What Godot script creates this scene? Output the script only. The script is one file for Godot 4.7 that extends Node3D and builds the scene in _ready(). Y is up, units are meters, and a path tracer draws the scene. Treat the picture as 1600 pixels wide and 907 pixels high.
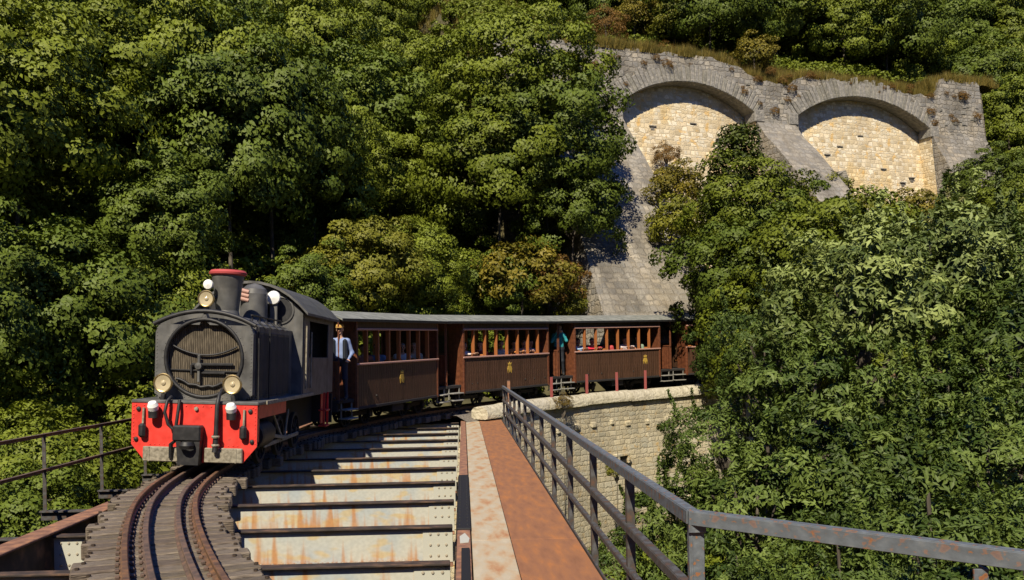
extends Node3D
# A heritage steam-style train on a steel girder bridge in a wooded gorge.
# World: y up, rail top on the bridge is y = 0, the bridge runs along -z, metres.

var M := {}
var used := {}
var path: PackedVector3Array = PackedVector3Array()   # track centre line, rail top
var path_s := PackedFloat32Array()
var S_LOCO := 0.0                                      # arc length at the front of the locomotive
var S_END := 0.0                                       # arc length where the steel bridge ends
const WALL_A := Vector2(6.4, 42.0)
const WALL_B := Vector2(29.6, 50.0)
const WALL_TOP := 17.0
const DECK := -0.22
const BEAM_TOP := -0.245

# ---------------------------------------------------------------- mesh builder
class Mb:
	var v := PackedVector3Array()
	var n := PackedVector3Array()
	var c := PackedColorArray()
	var uv := PackedVector2Array()
	var col := Color.WHITE
	func trin(a: Vector3, b: Vector3, d: Vector3, na: Vector3, nb: Vector3, nd: Vector3) -> void:
		var g := (b - a).cross(d - a)
		if g.dot(na + nb + nd) > 0.0:      # Godot: front faces run clockwise
			v.append(a); v.append(d); v.append(b); n.append(na); n.append(nd); n.append(nb)
		else:
			v.append(a); v.append(b); v.append(d); n.append(na); n.append(nb); n.append(nd)
		for i in 3:
			c.append(col)
			uv.append(Vector2.ZERO)
	func tri(a: Vector3, b: Vector3, d: Vector3, hint: Vector3) -> void:
		var g := (b - a).cross(d - a).normalized()
		if g.dot(hint) < 0.0:
			g = -g
		trin(a, b, d, g, g, g)
	func quad(a: Vector3, b: Vector3, d: Vector3, e: Vector3, hint: Vector3) -> void:
		tri(a, b, d, hint)
		tri(a, d, e, hint)
	func quv(a: Vector3, b: Vector3, d: Vector3, e: Vector3, hint: Vector3, ua: Vector2, ub: Vector2, ud: Vector2, ue: Vector2) -> void:
		# a quad with texture coordinates
		var g := (b - a).cross(d - a).normalized()
		var p := [a, b, d, a, d, e]
		var t := [ua, ub, ud, ua, ud, ue]
		var o := [0, 1, 2, 3, 4, 5]
		if g.dot(hint) > 0.0:
			o = [0, 2, 1, 3, 5, 4]
		else:
			g = -g
		for i in o:
			v.append(p[i]); n.append(g); c.append(col); uv.append(t[i])
	func box(at: Vector3, size: Vector3, bev := 0.0, b := Basis()) -> void:
		var h := size * 0.5
		if bev <= 0.0:
			for ax in 3:
				for s in [-1.0, 1.0]:
					var d := Vector3.ZERO
					d[ax] = s
					var u := Vector3.ZERO
					u[(ax + 1) % 3] = h[(ax + 1) % 3]
					var w := Vector3.ZERO
					w[(ax + 2) % 3] = h[(ax + 2) % 3]
					var m: Vector3 = d * h[ax]
					quad(at + b * (m - u - w), at + b * (m + u - w), at + b * (m + u + w), at + b * (m - u + w), b * d)
			return
		bev = minf(bev, minf(h.x, minf(h.y, h.z)) * 0.9)
		var k := func(sx: float, sy: float, sz: float, ax: int) -> Vector3:
			var q := Vector3(sx * h.x, sy * h.y, sz * h.z)
			var t := Vector3(sx, sy, sz)
			for i in 3:
				if i != ax:
					q[i] -= t[i] * bev
			return at + b * q
		for ax in 3:
			var i1 := (ax + 1) % 3
			var i2 := (ax + 2) % 3
			for s in [-1.0, 1.0]:
				var pts := []
				for q in [[-1.0, -1.0], [1.0, -1.0], [1.0, 1.0], [-1.0, 1.0]]:
					var t := Vector3.ZERO
					t[ax] = s; t[i1] = q[0]; t[i2] = q[1]
					pts.append(k.call(t.x, t.y, t.z, ax))
				var d := Vector3.ZERO
				d[ax] = s
				quad(pts[0], pts[1], pts[2], pts[3], b * d)
			for s in [-1.0, 1.0]:
				for r in [-1.0, 1.0]:      # the edge along ax at (i1 = s, i2 = r)
					var t0 := Vector3.ZERO
					t0[ax] = -1.0; t0[i1] = s; t0[i2] = r
					var t1 := t0
					t1[ax] = 1.0
					var d := Vector3.ZERO
					d[i1] = s; d[i2] = r
					quad(k.call(t0.x, t0.y, t0.z, i1), k.call(t0.x, t0.y, t0.z, i2), k.call(t1.x, t1.y, t1.z, i2), k.call(t1.x, t1.y, t1.z, i1), b * d)
		for sx in [-1.0, 1.0]:
			for sy in [-1.0, 1.0]:
				for sz in [-1.0, 1.0]:
					tri(k.call(sx, sy, sz, 0), k.call(sx, sy, sz, 1), k.call(sx, sy, sz, 2), b * Vector3(sx, sy, sz))
	func bar(p: Vector3, q: Vector3, w: float, h: float, bev := 0.0, up := Vector3.UP) -> void:
		var z := (q - p).normalized()
		var x := up.cross(z).normalized()
		if x.length() < 0.5:
			x = Vector3.RIGHT
		var y := z.cross(x).normalized()
		box((p + q) * 0.5, Vector3(w, h, (q - p).length()), bev, Basis(x, y, z))
	func tube(pts: PackedVector3Array, radii: PackedFloat32Array, seg := 8, caps := true) -> void:
		var rings := []
		var norms := []
		var ref := Vector3.UP
		for i in pts.size():
			var d := (pts[mini(i + 1, pts.size() - 1)] - pts[maxi(i - 1, 0)]).normalized()
			if absf(d.dot(ref)) > 0.95:
				ref = Vector3.RIGHT if absf(d.x) < 0.9 else Vector3.BACK
			var x := ref.cross(d).normalized()
			var y := d.cross(x).normalized()
			ref = y
			var ring := PackedVector3Array()
			var nn := PackedVector3Array()
			for k in seg:
				var a := TAU * k / seg
				var o := x * cos(a) + y * sin(a)
				ring.append(pts[i] + o * radii[i])
				nn.append(o)
			rings.append(ring)
			norms.append(nn)
		for i in pts.size() - 1:
			for k in seg:
				var j := (k + 1) % seg
				trin(rings[i][k], rings[i][j], rings[i + 1][j], norms[i][k], norms[i][j], norms[i + 1][j])
				trin(rings[i][k], rings[i + 1][j], rings[i + 1][k], norms[i][k], norms[i + 1][j], norms[i + 1][k])
		if caps:
			for e in [0, pts.size() - 1]:
				var d := (pts[1] - pts[0]) * -1.0 if e == 0 else pts[e] - pts[e - 1]
				for k in range(1, seg - 1):
					tri(rings[e][0], rings[e][k], rings[e][k + 1], d)
	func rod(p: Vector3, q: Vector3, r: float, seg := 8) -> void:
		tube(PackedVector3Array([p, q]), PackedFloat32Array([r, r]), seg)
	func lathe(prof: Array, xf: Transform3D, seg := 20) -> void:
		# prof: [radius, height] pairs round the local y axis
		for i in prof.size() - 1:
			var r0: float = prof[i][0]
			var y0: float = prof[i][1]
			var r1: float = prof[i + 1][0]
			var y1: float = prof[i + 1][1]
			var nl := Vector2(y1 - y0, r0 - r1).normalized()
			for k in seg:
				var a := TAU * k / seg
				var b := TAU * (k + 1) / seg
				var ca := Vector3(cos(a), 0, sin(a))
				var cb := Vector3(cos(b), 0, sin(b))
				var up := Vector3.UP
				var na := (xf.basis * (ca * nl.x + up * nl.y)).normalized()
				var nb := (xf.basis * (cb * nl.x + up * nl.y)).normalized()
				var p0 := xf * (ca * r0 + up * y0)
				var p1 := xf * (cb * r0 + up * y0)
				var p2 := xf * (cb * r1 + up * y1)
				var p3 := xf * (ca * r1 + up * y1)
				if r0 > 1e-5:
					trin(p0, p1, p2, na, nb, nb)
				if r1 > 1e-5:
					trin(p0, p2, p3, na, nb, na)
	func prism(poly: PackedVector2Array, depth: float, xf := Transform3D()) -> void:
		# an outline in the local xy plane, from z = 0 to z = depth
		var ids := Geometry2D.triangulate_polygon(poly)
		for z in [0.0, depth]:
			var hint := xf.basis * (Vector3.BACK if z > 0.0 else Vector3.FORWARD) * (1.0 if depth > 0.0 else -1.0)
			for i in range(0, ids.size(), 3):
				var a := poly[ids[i]]
				var b := poly[ids[i + 1]]
				var d := poly[ids[i + 2]]
				tri(xf * Vector3(a.x, a.y, z), xf * Vector3(b.x, b.y, z), xf * Vector3(d.x, d.y, z), hint)
		var area := 0.0
		for i in poly.size():
			var p := poly[i]
			var q := poly[(i + 1) % poly.size()]
			area += p.x * q.y - q.x * p.y
		for i in poly.size():
			var p := poly[i]
			var q := poly[(i + 1) % poly.size()]
			var o := Vector3(q.y - p.y, p.x - q.x, 0) * (1.0 if area > 0.0 else -1.0)
			quad(xf * Vector3(p.x, p.y, 0), xf * Vector3(q.x, q.y, 0), xf * Vector3(q.x, q.y, depth), xf * Vector3(p.x, p.y, depth), xf.basis * o)
	func mesh(m: Material) -> ArrayMesh:
		var am := ArrayMesh.new()
		var a := []
		a.resize(Mesh.ARRAY_MAX)
		a[Mesh.ARRAY_VERTEX] = v
		a[Mesh.ARRAY_NORMAL] = n
		a[Mesh.ARRAY_COLOR] = c
		a[Mesh.ARRAY_TEX_UV] = uv
		am.add_surface_from_arrays(Mesh.PRIMITIVE_TRIANGLES, a)
		am.surface_set_material(0, m)
		return am

# ---------------------------------------------------------------- scene helpers
func numbered(called: String) -> String:
	var k: int = used.get(called, 0)
	used[called] = k + 1
	return called if k == 0 else "%s_%03d" % [called, k]

func tag(o: Node3D, label: String, category: String, group := "", kind := "") -> void:
	if label: o.set_meta("label", label)
	if category: o.set_meta("category", category)
	if group: o.set_meta("group", group)
	if kind: o.set_meta("kind", kind)

func thing(called: String, label: String, category: String, at := Transform3D(), group := "") -> Node3D:
	var o := Node3D.new()
	o.name = numbered(called)
	add_child(o, true)
	o.transform = at
	tag(o, label, category, group)
	return o

func put(called: String, am: Mesh, parent: Node3D, at := Transform3D()) -> MeshInstance3D:
	var o := MeshInstance3D.new()
	o.mesh = am
	var base := called
	if parent == self:
		base = numbered(called)
	else:
		var k: int = parent.get_meta("n_" + called, 0)
		parent.set_meta("n_" + called, k + 1)
		if k > 0:
			base = "%s_%03d" % [called, k]
	o.name = base
	parent.add_child(o, true)
	o.transform = at
	return o

func part(called: String, mb: Mb, mat: String, parent: Node3D, at := Transform3D()) -> MeshInstance3D:
	return put(called, mb.mesh(M[mat]), parent, at)

func lin(r: float, g: float, b: float) -> Color:
	return Color(r, g, b).linear_to_srgb()

func mat(called: String, color: Color, rough := 0.8, metal := 0.0, tint := true) -> StandardMaterial3D:
	var m := StandardMaterial3D.new()
	m.resource_name = called
	m.albedo_color = color
	m.roughness = rough
	m.metallic = metal
	m.vertex_color_use_as_albedo = tint
	M[called] = m
	return m

func noise(freq: float, sd: int, octaves := 4, kind := FastNoiseLite.TYPE_SIMPLEX_SMOOTH) -> FastNoiseLite:
	var f := FastNoiseLite.new()
	f.noise_type = kind
	f.frequency = freq
	f.seed = sd
	f.fractal_octaves = octaves
	return f

func ramp_tex(freq: float, sd: int, stops: Array, side := 256, octaves := 5, kind := FastNoiseLite.TYPE_SIMPLEX_SMOOTH) -> NoiseTexture2D:
	# stops: [offset, linear colour]
	var t := NoiseTexture2D.new()
	t.width = side
	t.height = side
	t.seamless = true
	t.noise = noise(freq, sd, octaves, kind)
	var g := Gradient.new()
	var off := PackedFloat32Array()
	var cs := PackedColorArray()
	for s in stops:
		off.append(s[0])
		cs.append((s[1] as Color).linear_to_srgb())
	g.offsets = off
	g.colors = cs
	t.color_ramp = g
	return t

func grey_tex(freq: float, sd: int, side := 256, octaves := 5) -> NoiseTexture2D:
	var t := NoiseTexture2D.new()
	t.width = side
	t.height = side
	t.seamless = true
	t.noise = noise(freq, sd, octaves)
	return t

func tri_map(m: StandardMaterial3D, t: Texture2D, metres: float, world := false, relief := 0.0, rt: Texture2D = null) -> void:
	m.albedo_texture = t
	m.uv1_triplanar = true
	m.uv1_world_triplanar = world
	m.uv1_triplanar_sharpness = 4.0
	m.uv1_scale = Vector3.ONE / metres
	if relief > 0.0:
		m.heightmap_enabled = true
		m.heightmap_scale = relief
		m.heightmap_texture = rt if rt else t

func stain(m: StandardMaterial3D, metres: float, sd: int, stops: Array, stretch := 0.5) -> void:
	# broad weathering over the stones: a second, coarser layer multiplied in
	m.detail_enabled = true
	m.detail_blend_mode = BaseMaterial3D.BLEND_MODE_MUL
	m.detail_uv_layer = BaseMaterial3D.DETAIL_UV_2
	m.detail_albedo = ramp_tex(0.016, sd, stops, 256, 6)
	m.uv2_triplanar = true
	m.uv2_scale = Vector3(1.0, stretch, 1.0) / metres

func masonry(side: int, rows: int, sd: int, tones: Array, mortar: Color, joint: float, wmin: float, wmax: float, blot: Color, blot_at: float) -> Array:
	# colour and height of a coursed rubble wall that tiles; returns [albedo, height]
	var rng := RandomNumberGenerator.new()
	rng.seed = sd
	var im := Image.create(side, side, false, Image.FORMAT_RGB8)
	var hm := Image.create(side, side, false, Image.FORMAT_RGB8)
	var grain := noise(0.12, sd + 1, 3)
	var warp := noise(0.02, sd + 2, 2)
	var big := noise(0.012, sd + 3, 4)
	var ys := [0.0]
	for r in rows:
		ys.append(ys[r] + rng.randf_range(0.7, 1.3))
	for r in rows + 1:
		ys[r] = ys[r] / ys[-1] if r < rows else 1.0
	var cells := []
	for r in rows:
		var xs := [0.0]
		while xs[-1] < 1.0:
			xs.append(xs[-1] + rng.randf_range(wmin, wmax))
		var k: float = xs[-1]
		var row := []
		var shift := rng.randf()
		for i in xs.size() - 1:
			var tone: Color = tones[rng.randi() % tones.size()]
			row.append([xs[i] / k, xs[i + 1] / k, tone * rng.randf_range(0.8, 1.2), rng.randf_range(0.55, 1.0)])
		cells.append([shift, row])
	for y in side:
		for x in side:
			var edge := float(mini(mini(x, side - x), mini(y, side - y))) / side
			var wv := warp.get_noise_2d(x, y) * 0.02 * minf(1.0, edge * 12.0)
			var fy := fposmod(float(y) / side + wv, 1.0)
			var r := 0
			while r < rows - 1 and ys[r + 1] <= fy:
				r += 1
			var fx := fposmod(float(x) / side + cells[r][0] + wv, 1.0)
			var row: Array = cells[r][1]
			var i := 0
			while i < row.size() - 1 and row[i][1] <= fx:
				i += 1
			var d := minf(minf(fx - row[i][0], row[i][1] - fx), minf(fy - ys[r], ys[r + 1] - fy))
			var g := grain.get_noise_2d(x, y)
			var t := smoothstep(joint * 0.4, joint * 1.3, d + g * joint * 0.5)
			var tone: Color = row[i][2]
			var cc := mortar.lerp(tone * (1.0 + g * 0.35), t)
			var b := smoothstep(blot_at, blot_at + 0.25, big.get_noise_2d(x, y) + g * 0.15)
			cc = cc.lerp(blot * (1.0 + g * 0.3), b * 0.8 * minf(1.0, edge * 10.0))
			im.set_pixel(x, y, cc.linear_to_srgb())
			var hh: float = clampf(t * row[i][3] * (0.85 + g * 0.3), 0.0, 1.0)
			hm.set_pixel(x, y, Color(hh, hh, hh))
	return [ImageTexture.create_from_image(im), ImageTexture.create_from_image(hm)]

func beam_tex(sd: int, amount: float) -> ImageTexture:
	# chalky white paint with rust runs along the foot and ochre blooms
	var w := 512
	var h := 64
	var im := Image.create(w, h, false, Image.FORMAT_RGB8)
	var runs := noise(0.045, sd, 4)
	var bloom := noise(0.016, sd + 1, 3)
	var fine := noise(0.2, sd + 2, 3)
	for y in h:
		var f := float(y) / h          # 0 at the top edge of the web
		for x in w:
			var cc := Color(0.46, 0.455, 0.395).lerp(Color(0.36, 0.40, 0.41), clampf(bloom.get_noise_2d(x * 0.7 + 900, y * 0.5) * 1.4 + 0.4, 0, 1))
			var b := smoothstep(0.05, 0.45, bloom.get_noise_2d(x, y * 1.6) + amount)
			cc = cc.lerp(Color(0.52, 0.37, 0.13), b * 0.6)
			var r := runs.get_noise_2d(x * 1.6, 7.0 + y * 0.08) * 0.7 + bloom.get_noise_2d(x, 300) * 0.5
			var k := smoothstep(0.2, 0.75, r * 0.9 + f * 0.55 + amount * 0.5)
			cc = cc.lerp(Color(0.42, 0.18, 0.05), k * 0.8)
			var foot := smoothstep(0.86, 1.0, f + fine.get_noise_2d(x, y) * 0.12)
			cc = cc.lerp(Color(0.26, 0.10, 0.035), foot * 0.85)
			var s := fine.get_noise_2d(x * 0.6, y * 0.6)
			cc *= 1.0 + s * 0.12
			im.set_pixel(x, y, cc.linear_to_srgb())
	return ImageTexture.create_from_image(im)

func materials() -> void:
	var st := masonry(512, 18, 5, [Color(0.235, 0.22, 0.195), Color(0.28, 0.262, 0.23), Color(0.20, 0.192, 0.178), Color(0.32, 0.29, 0.24)], Color(0.20, 0.182, 0.155), 0.008, 0.05, 0.13, Color(0.34, 0.32, 0.28), 0.28)
	var sy := masonry(512, 20, 9, [Color(0.56, 0.47, 0.32), Color(0.64, 0.56, 0.41), Color(0.52, 0.43, 0.28), Color(0.66, 0.60, 0.47)], Color(0.55, 0.46, 0.31), 0.007, 0.04, 0.11, Color(0.62, 0.40, 0.14), 0.3)
	var sa := masonry(512, 16, 14, [Color(0.50, 0.45, 0.32), Color(0.43, 0.39, 0.29), Color(0.56, 0.51, 0.38), Color(0.46, 0.44, 0.35)], Color(0.40, 0.36, 0.26), 0.008, 0.05, 0.12, Color(0.50, 0.34, 0.13), 0.3)
	for e in [["stone_grey", st, 4.2, 3.5], ["stone_yellow", sy, 4.0, 2.0], ["stone_abutment", sa, 2.6, 1.8]]:
		var m := mat(e[0], Color.WHITE, 0.95)
		tri_map(m, e[1][0], e[2], false, e[3], e[1][1])
		stain(m, 9.0, 140 + int(e[2] * 10.0), [[0.0, Color(0.42, 0.41, 0.40)], [0.35, Color(0.78, 0.76, 0.72)], [0.55, Color(1, 1, 1)], [0.75, Color(1, 0.95, 0.86)], [1.0, Color(0.7, 0.62, 0.5)]] if e[0] != "stone_yellow" else [[0.0, Color(0.7, 0.66, 0.62)], [0.3, Color(0.95, 0.94, 0.92)], [0.6, Color(1, 1, 1)], [0.8, Color(1, 0.92, 0.74)], [1.0, Color(0.95, 0.78, 0.5)]])
	var grit := grey_tex(0.05, 71)
	var m := mat("voussoir", Color.WHITE, 0.95)
	tri_map(m, ramp_tex(0.02, 3, [[0.0, Color(0.13, 0.125, 0.115)], [0.5, Color(0.225, 0.213, 0.19)], [1.0, Color(0.36, 0.33, 0.28)]]), 1.5, false, 2.0, grit)
	m = mat("coping", Color.WHITE, 0.95)
	tri_map(m, ramp_tex(0.03, 4, [[0.0, Color(0.28, 0.25, 0.18)], [0.45, Color(0.46, 0.42, 0.32)], [1.0, Color(0.60, 0.56, 0.45)]]), 1.6, true, 3.0, grit)
	m = mat("rock", Color.WHITE, 0.95)
	tri_map(m, ramp_tex(0.02, 6, [[0.0, Color(0.07, 0.065, 0.06)], [0.5, Color(0.19, 0.175, 0.15)], [1.0, Color(0.36, 0.33, 0.27)]]), 2.0, true, 4.0, grit)
	m = mat("soil", Color.WHITE, 1.0)
	tri_map(m, ramp_tex(0.02, 8, [[0.0, Color(0.035, 0.03, 0.016)], [0.5, Color(0.075, 0.068, 0.03)], [1.0, Color(0.15, 0.125, 0.06)]]), 6.0, true)
	m = mat("ballast", Color.WHITE, 1.0)
	tri_map(m, ramp_tex(0.09, 10, [[0.0, Color(0.07, 0.062, 0.052)], [0.5, Color(0.16, 0.14, 0.115)], [1.0, Color(0.28, 0.25, 0.21)]]), 1.2, true, 3.0, grit)
	# steel
	m = mat("rust_deck", Color.WHITE, 0.9)
	tri_map(m, ramp_tex(0.014, 12, [[0.0, Color(0.21, 0.09, 0.042)], [0.4, Color(0.265, 0.115, 0.052)], [0.62, Color(0.295, 0.125, 0.050)], [1.0, Color(0.40, 0.15, 0.042)]], 512, 7), 2.6, true, 0.3, grit)
	m.uv1_scale = Vector3(0.9, 0.4, 0.22)
	m = mat("faded_plate", Color.WHITE, 0.9)
	tri_map(m, ramp_tex(0.012, 15, [[0.0, Color(0.36, 0.16, 0.07)], [0.28, Color(0.42, 0.27, 0.15)], [0.5, Color(0.44, 0.345, 0.225)], [0.7, Color(0.43, 0.37, 0.265)], [1.0, Color(0.49, 0.42, 0.30)]], 512, 7), 2.2, true, 0.3, grit)
	m.uv1_scale = Vector3(0.8, 0.4, 0.3)
	m = mat("rust_flange", Color.WHITE, 0.9)
	tri_map(m, ramp_tex(0.02, 17, [[0.0, Color(0.12, 0.06, 0.04)], [0.5, Color(0.26, 0.13, 0.08)], [1.0, Color(0.42, 0.2, 0.09)]], 512, 6), 1.8, true, 0.3, grit)
	m = mat("dark_flange", Color.WHITE, 0.85)
	tri_map(m, ramp_tex(0.02, 18, [[0.0, Color(0.018, 0.014, 0.012)], [0.55, Color(0.05, 0.034, 0.026)], [1.0, Color(0.19, 0.1, 0.055)]], 256, 6), 1.5, true)
	m = mat("rail_paint", Color.WHITE, 0.75)
	tri_map(m, ramp_tex(0.02, 21, [[0.0, Color(0.17, 0.07, 0.03)], [0.23, Color(0.26, 0.11, 0.045)], [0.26, Color(0.13, 0.11, 0.10)], [0.30, Color(0.085, 0.098, 0.112)], [0.75, Color(0.125, 0.145, 0.168)], [1.0, Color(0.18, 0.19, 0.195)]], 512, 7), 0.7, true, 0.15, grit)
	m = mat("rail_dark", Color.WHITE, 0.8)
	tri_map(m, ramp_tex(0.03, 22, [[0.0, Color(0.12, 0.055, 0.03)], [0.45, Color(0.05, 0.045, 0.042)], [1.0, Color(0.10, 0.105, 0.115)]], 256, 6), 0.8, true)
	for k in 3:
		m = mat("beam_web_%d" % k, Color.WHITE, 0.8)
		m.albedo_texture = beam_tex(31 + k * 7, [-0.12, 0.05, 0.16][k])
	mat("black_paint", lin(0.012, 0.011, 0.011), 0.7)
	mat("beam_plate", lin(0.45, 0.45, 0.39), 0.8)
	mat("rivet", lin(0.34, 0.30, 0.23), 0.7)
	m = mat("rail_steel", Color.WHITE, 0.55, 0.3)
	tri_map(m, ramp_tex(0.03, 24, [[0.0, Color(0.09, 0.056, 0.04)], [0.5, Color(0.19, 0.108, 0.066)], [1.0, Color(0.36, 0.175, 0.075)]], 256, 5), 1.2, true)
	m = mat("guard_steel", Color.WHITE, 0.8, 0.1)
	tri_map(m, ramp_tex(0.03, 25, [[0.0, Color(0.055, 0.04, 0.034)], [0.5, Color(0.125, 0.082, 0.062)], [1.0, Color(0.22, 0.125, 0.08)]], 256, 5), 1.2, true)
	m = mat("sleeper", Color.WHITE, 0.95)
	tri_map(m, ramp_tex(0.05, 27, [[0.0, Color(0.06, 0.046, 0.034)], [0.5, Color(0.16, 0.128, 0.095)], [1.0, Color(0.29, 0.24, 0.185)]], 256, 5), 0.7, false, 1.0, grit)
	m.uv1_scale = Vector3(0.5, 6.0, 6.0)
	# train
	m = mat("loco_grey", Color.WHITE, 0.5)
	tri_map(m, ramp_tex(0.02, 41, [[0.0, Color(0.07, 0.07, 0.07)], [0.5, Color(0.11, 0.11, 0.109)], [1.0, Color(0.16, 0.156, 0.148)]], 256, 5), 1.6)
	m = mat("loco_black", Color.WHITE, 0.55)
	tri_map(m, ramp_tex(0.03, 42, [[0.0, Color(0.008, 0.008, 0.009)], [0.5, Color(0.016, 0.016, 0.018)], [1.0, Color(0.035, 0.033, 0.032)]], 256, 5), 1.0)
	m = mat("loco_side", Color.WHITE, 0.6)
	tri_map(m, ramp_tex(0.03, 43, [[0.0, Color(0.035, 0.033, 0.033)], [0.5, Color(0.062, 0.058, 0.054)], [1.0, Color(0.10, 0.088, 0.078)]], 256, 5), 1.2)
	m.uv1_scale = Vector3(1.4, 0.35, 1.4)
	m = mat("loco_red", Color.WHITE, 0.45)
	tri_map(m, ramp_tex(0.02, 44, [[0.0, Color(0.52, 0.03, 0.02)], [0.42, Color(0.68, 0.045, 0.032)], [0.85, Color(0.74, 0.06, 0.045)], [1.0, Color(0.5, 0.05, 0.035)]], 256, 5), 1.2)
	mat("chimney_red", lin(0.42, 0.06, 0.06), 0.7)
	m = mat("smokebox", Color.WHITE, 0.75)
	tri_map(m, ramp_tex(0.03, 45, [[0.0, Color(0.045, 0.036, 0.024)], [0.5, Color(0.10, 0.08, 0.054)], [1.0, Color(0.20, 0.165, 0.115)]], 256, 5), 0.8)
	m.uv1_scale = Vector3(4.0, 0.6, 4.0)
	m = mat("bare_steel", Color.WHITE, 0.6)
	tri_map(m, ramp_tex(0.03, 46, [[0.0, Color(0.10, 0.085, 0.06)], [0.5, Color(0.25, 0.225, 0.17)], [1.0, Color(0.38, 0.34, 0.26)]], 256, 5), 0.6)
	mat("brass", lin(0.50, 0.37, 0.16), 0.35, 0.9)
	mat("lamp_glass", lin(0.46, 0.39, 0.25), 0.12)
	mat("white_glass", lin(0.85, 0.85, 0.82), 0.2)
	m = mat("car_wood", Color.WHITE, 0.5)
	tri_map(m, ramp_tex(0.03, 51, [[0.0, Color(0.04, 0.02, 0.012)], [0.5, Color(0.078, 0.038, 0.022)], [1.0, Color(0.125, 0.064, 0.037)]], 256, 5), 0.8)
	m.uv1_scale = Vector3(6.0, 0.5, 6.0)
	m = mat("car_frame", Color.WHITE, 0.5)
	tri_map(m, ramp_tex(0.03, 52, [[0.0, Color(0.085, 0.028, 0.013)], [0.5, Color(0.14, 0.046, 0.02)], [1.0, Color(0.2, 0.07, 0.03)]], 256, 5), 1.0)
	mat("car_trim", lin(0.42, 0.24, 0.19), 0.6)
	mat("car_inside", lin(0.40, 0.145, 0.042), 0.6)
	m = mat("car_roof", Color.WHITE, 0.8)
	tri_map(m, ramp_tex(0.02, 53, [[0.0, Color(0.13, 0.138, 0.122)], [0.5, Color(0.2, 0.208, 0.185)], [1.0, Color(0.27, 0.275, 0.245)]], 256, 5), 2.0)
	mat("car_under", lin(0.02, 0.018, 0.018), 0.8)
	mat("step_grey", lin(0.24, 0.235, 0.21), 0.8)
	mat("post_varnish", lin(0.33, 0.115, 0.035), 0.45)
	mat("gold", lin(0.5, 0.33, 0.06), 0.5)
	mat("post_red", lin(0.24, 0.05, 0.045), 0.7)
	mat("body", Color.WHITE, 0.75)
	mat("hair", Color.WHITE, 0.85)
	for e in [["loco_grey", 1.4], ["loco_side", 1.0], ["car_wood", 1.6]]:
		stain(M[e[0]], e[1], 180, [[0.0, Color(0.5, 0.48, 0.46)], [0.4, Color(0.9, 0.9, 0.88)], [0.6, Color(1, 1, 1)], [1.0, Color(1, 0.96, 0.88)]], 0.25)
	# plants
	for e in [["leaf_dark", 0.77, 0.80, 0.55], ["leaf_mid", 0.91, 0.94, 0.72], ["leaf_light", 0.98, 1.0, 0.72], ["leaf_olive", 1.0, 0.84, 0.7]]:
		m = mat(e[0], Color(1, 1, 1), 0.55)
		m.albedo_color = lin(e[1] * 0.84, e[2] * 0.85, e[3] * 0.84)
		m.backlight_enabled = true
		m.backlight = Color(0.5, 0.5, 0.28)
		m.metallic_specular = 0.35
	m = mat("bark", Color.WHITE, 0.95)
	tri_map(m, ramp_tex(0.04, 61, [[0.0, Color(0.03, 0.024, 0.018)], [0.5, Color(0.08, 0.066, 0.05)], [1.0, Color(0.16, 0.14, 0.11)]], 256, 5), 0.8)

# ---------------------------------------------------------------- track line and terrain
func pt(x: float, z: float, y := 0.0) -> Vector3:
	return Vector3(x, y, -z)

func make_path() -> void:
	var k := [[2.6, -4.0], [1.15, -0.6], [-0.3, 2.6], [-1.15, 4.2], [-2.05, 6.1], [-2.95, 8.4], [-3.55, 10.4], [-3.86, 12.4], [-3.93, 14.6], [-3.78, 17.0], [-3.2, 20.0], [-1.75, 23.4], [0.15, 26.2], [2.5, 28.8], [5.3, 31.1], [8.6, 33.1], [12.5, 34.6], [18.0, 35.8], [26.0, 36.5], [40.0, 37.0], [55.0, 37.0]]
	var s := 0.0
	for i in range(1, k.size() - 2):
		for j in 24:
			var t := j / 24.0
			var p := []
			for a in 2:
				var p0: float = k[i - 1][a]
				var p1: float = k[i][a]
				var p2: float = k[i + 1][a]
				var p3: float = k[i + 2][a]
				p.append(0.5 * (2.0 * p1 + (p2 - p0) * t + (2.0 * p0 - 5.0 * p1 + 4.0 * p2 - p3) * t * t + (3.0 * p1 - p0 - 3.0 * p2 + p3) * t * t * t))
			path.append(pt(p[0], p[1]))
	path_s.append(0.0)
	for i in range(1, path.size()):
		s += path[i].distance_to(path[i - 1])
		path_s.append(s)
		if path[i].z > -12.25: S_LOCO = s
		if path[i].z > -25.0: S_END = s
	for i in path.size():          # the line climbs beyond the bridge
		path[i].y = 0.022 * maxf(0.0, path_s[i] - S_LOCO - 8.0)

func along(s: float) -> Vector3:
	var lo := 0
	var hi := path_s.size() - 1
	while hi - lo > 1:
		var mid := (lo + hi) / 2
		if path_s[mid] <= s: lo = mid
		else: hi = mid
	return path[lo].lerp(path[hi], clampf((s - path_s[lo]) / maxf(path_s[hi] - path_s[lo], 1e-6), 0.0, 1.0))

func heading(s: float) -> Vector3:      # away from the camera
	return (along(s + 0.15) - along(s - 0.15)).normalized()

func frame_at(s0: float, s1: float, cant: float) -> Transform3D:
	# local +z points back along the line (to the camera), +x is the inside of the curve (the viewer's right)
	var a := along(s0)
	var b := along(s1)
	var z := (a - b).normalized()
	var x := Vector3.UP.cross(z).normalized()
	var bs := Basis(x, z.cross(x).normalized(), z)
	bs = bs * Basis(Vector3.BACK, -cant)
	return Transform3D(bs, (a + b) * 0.5)

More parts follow.
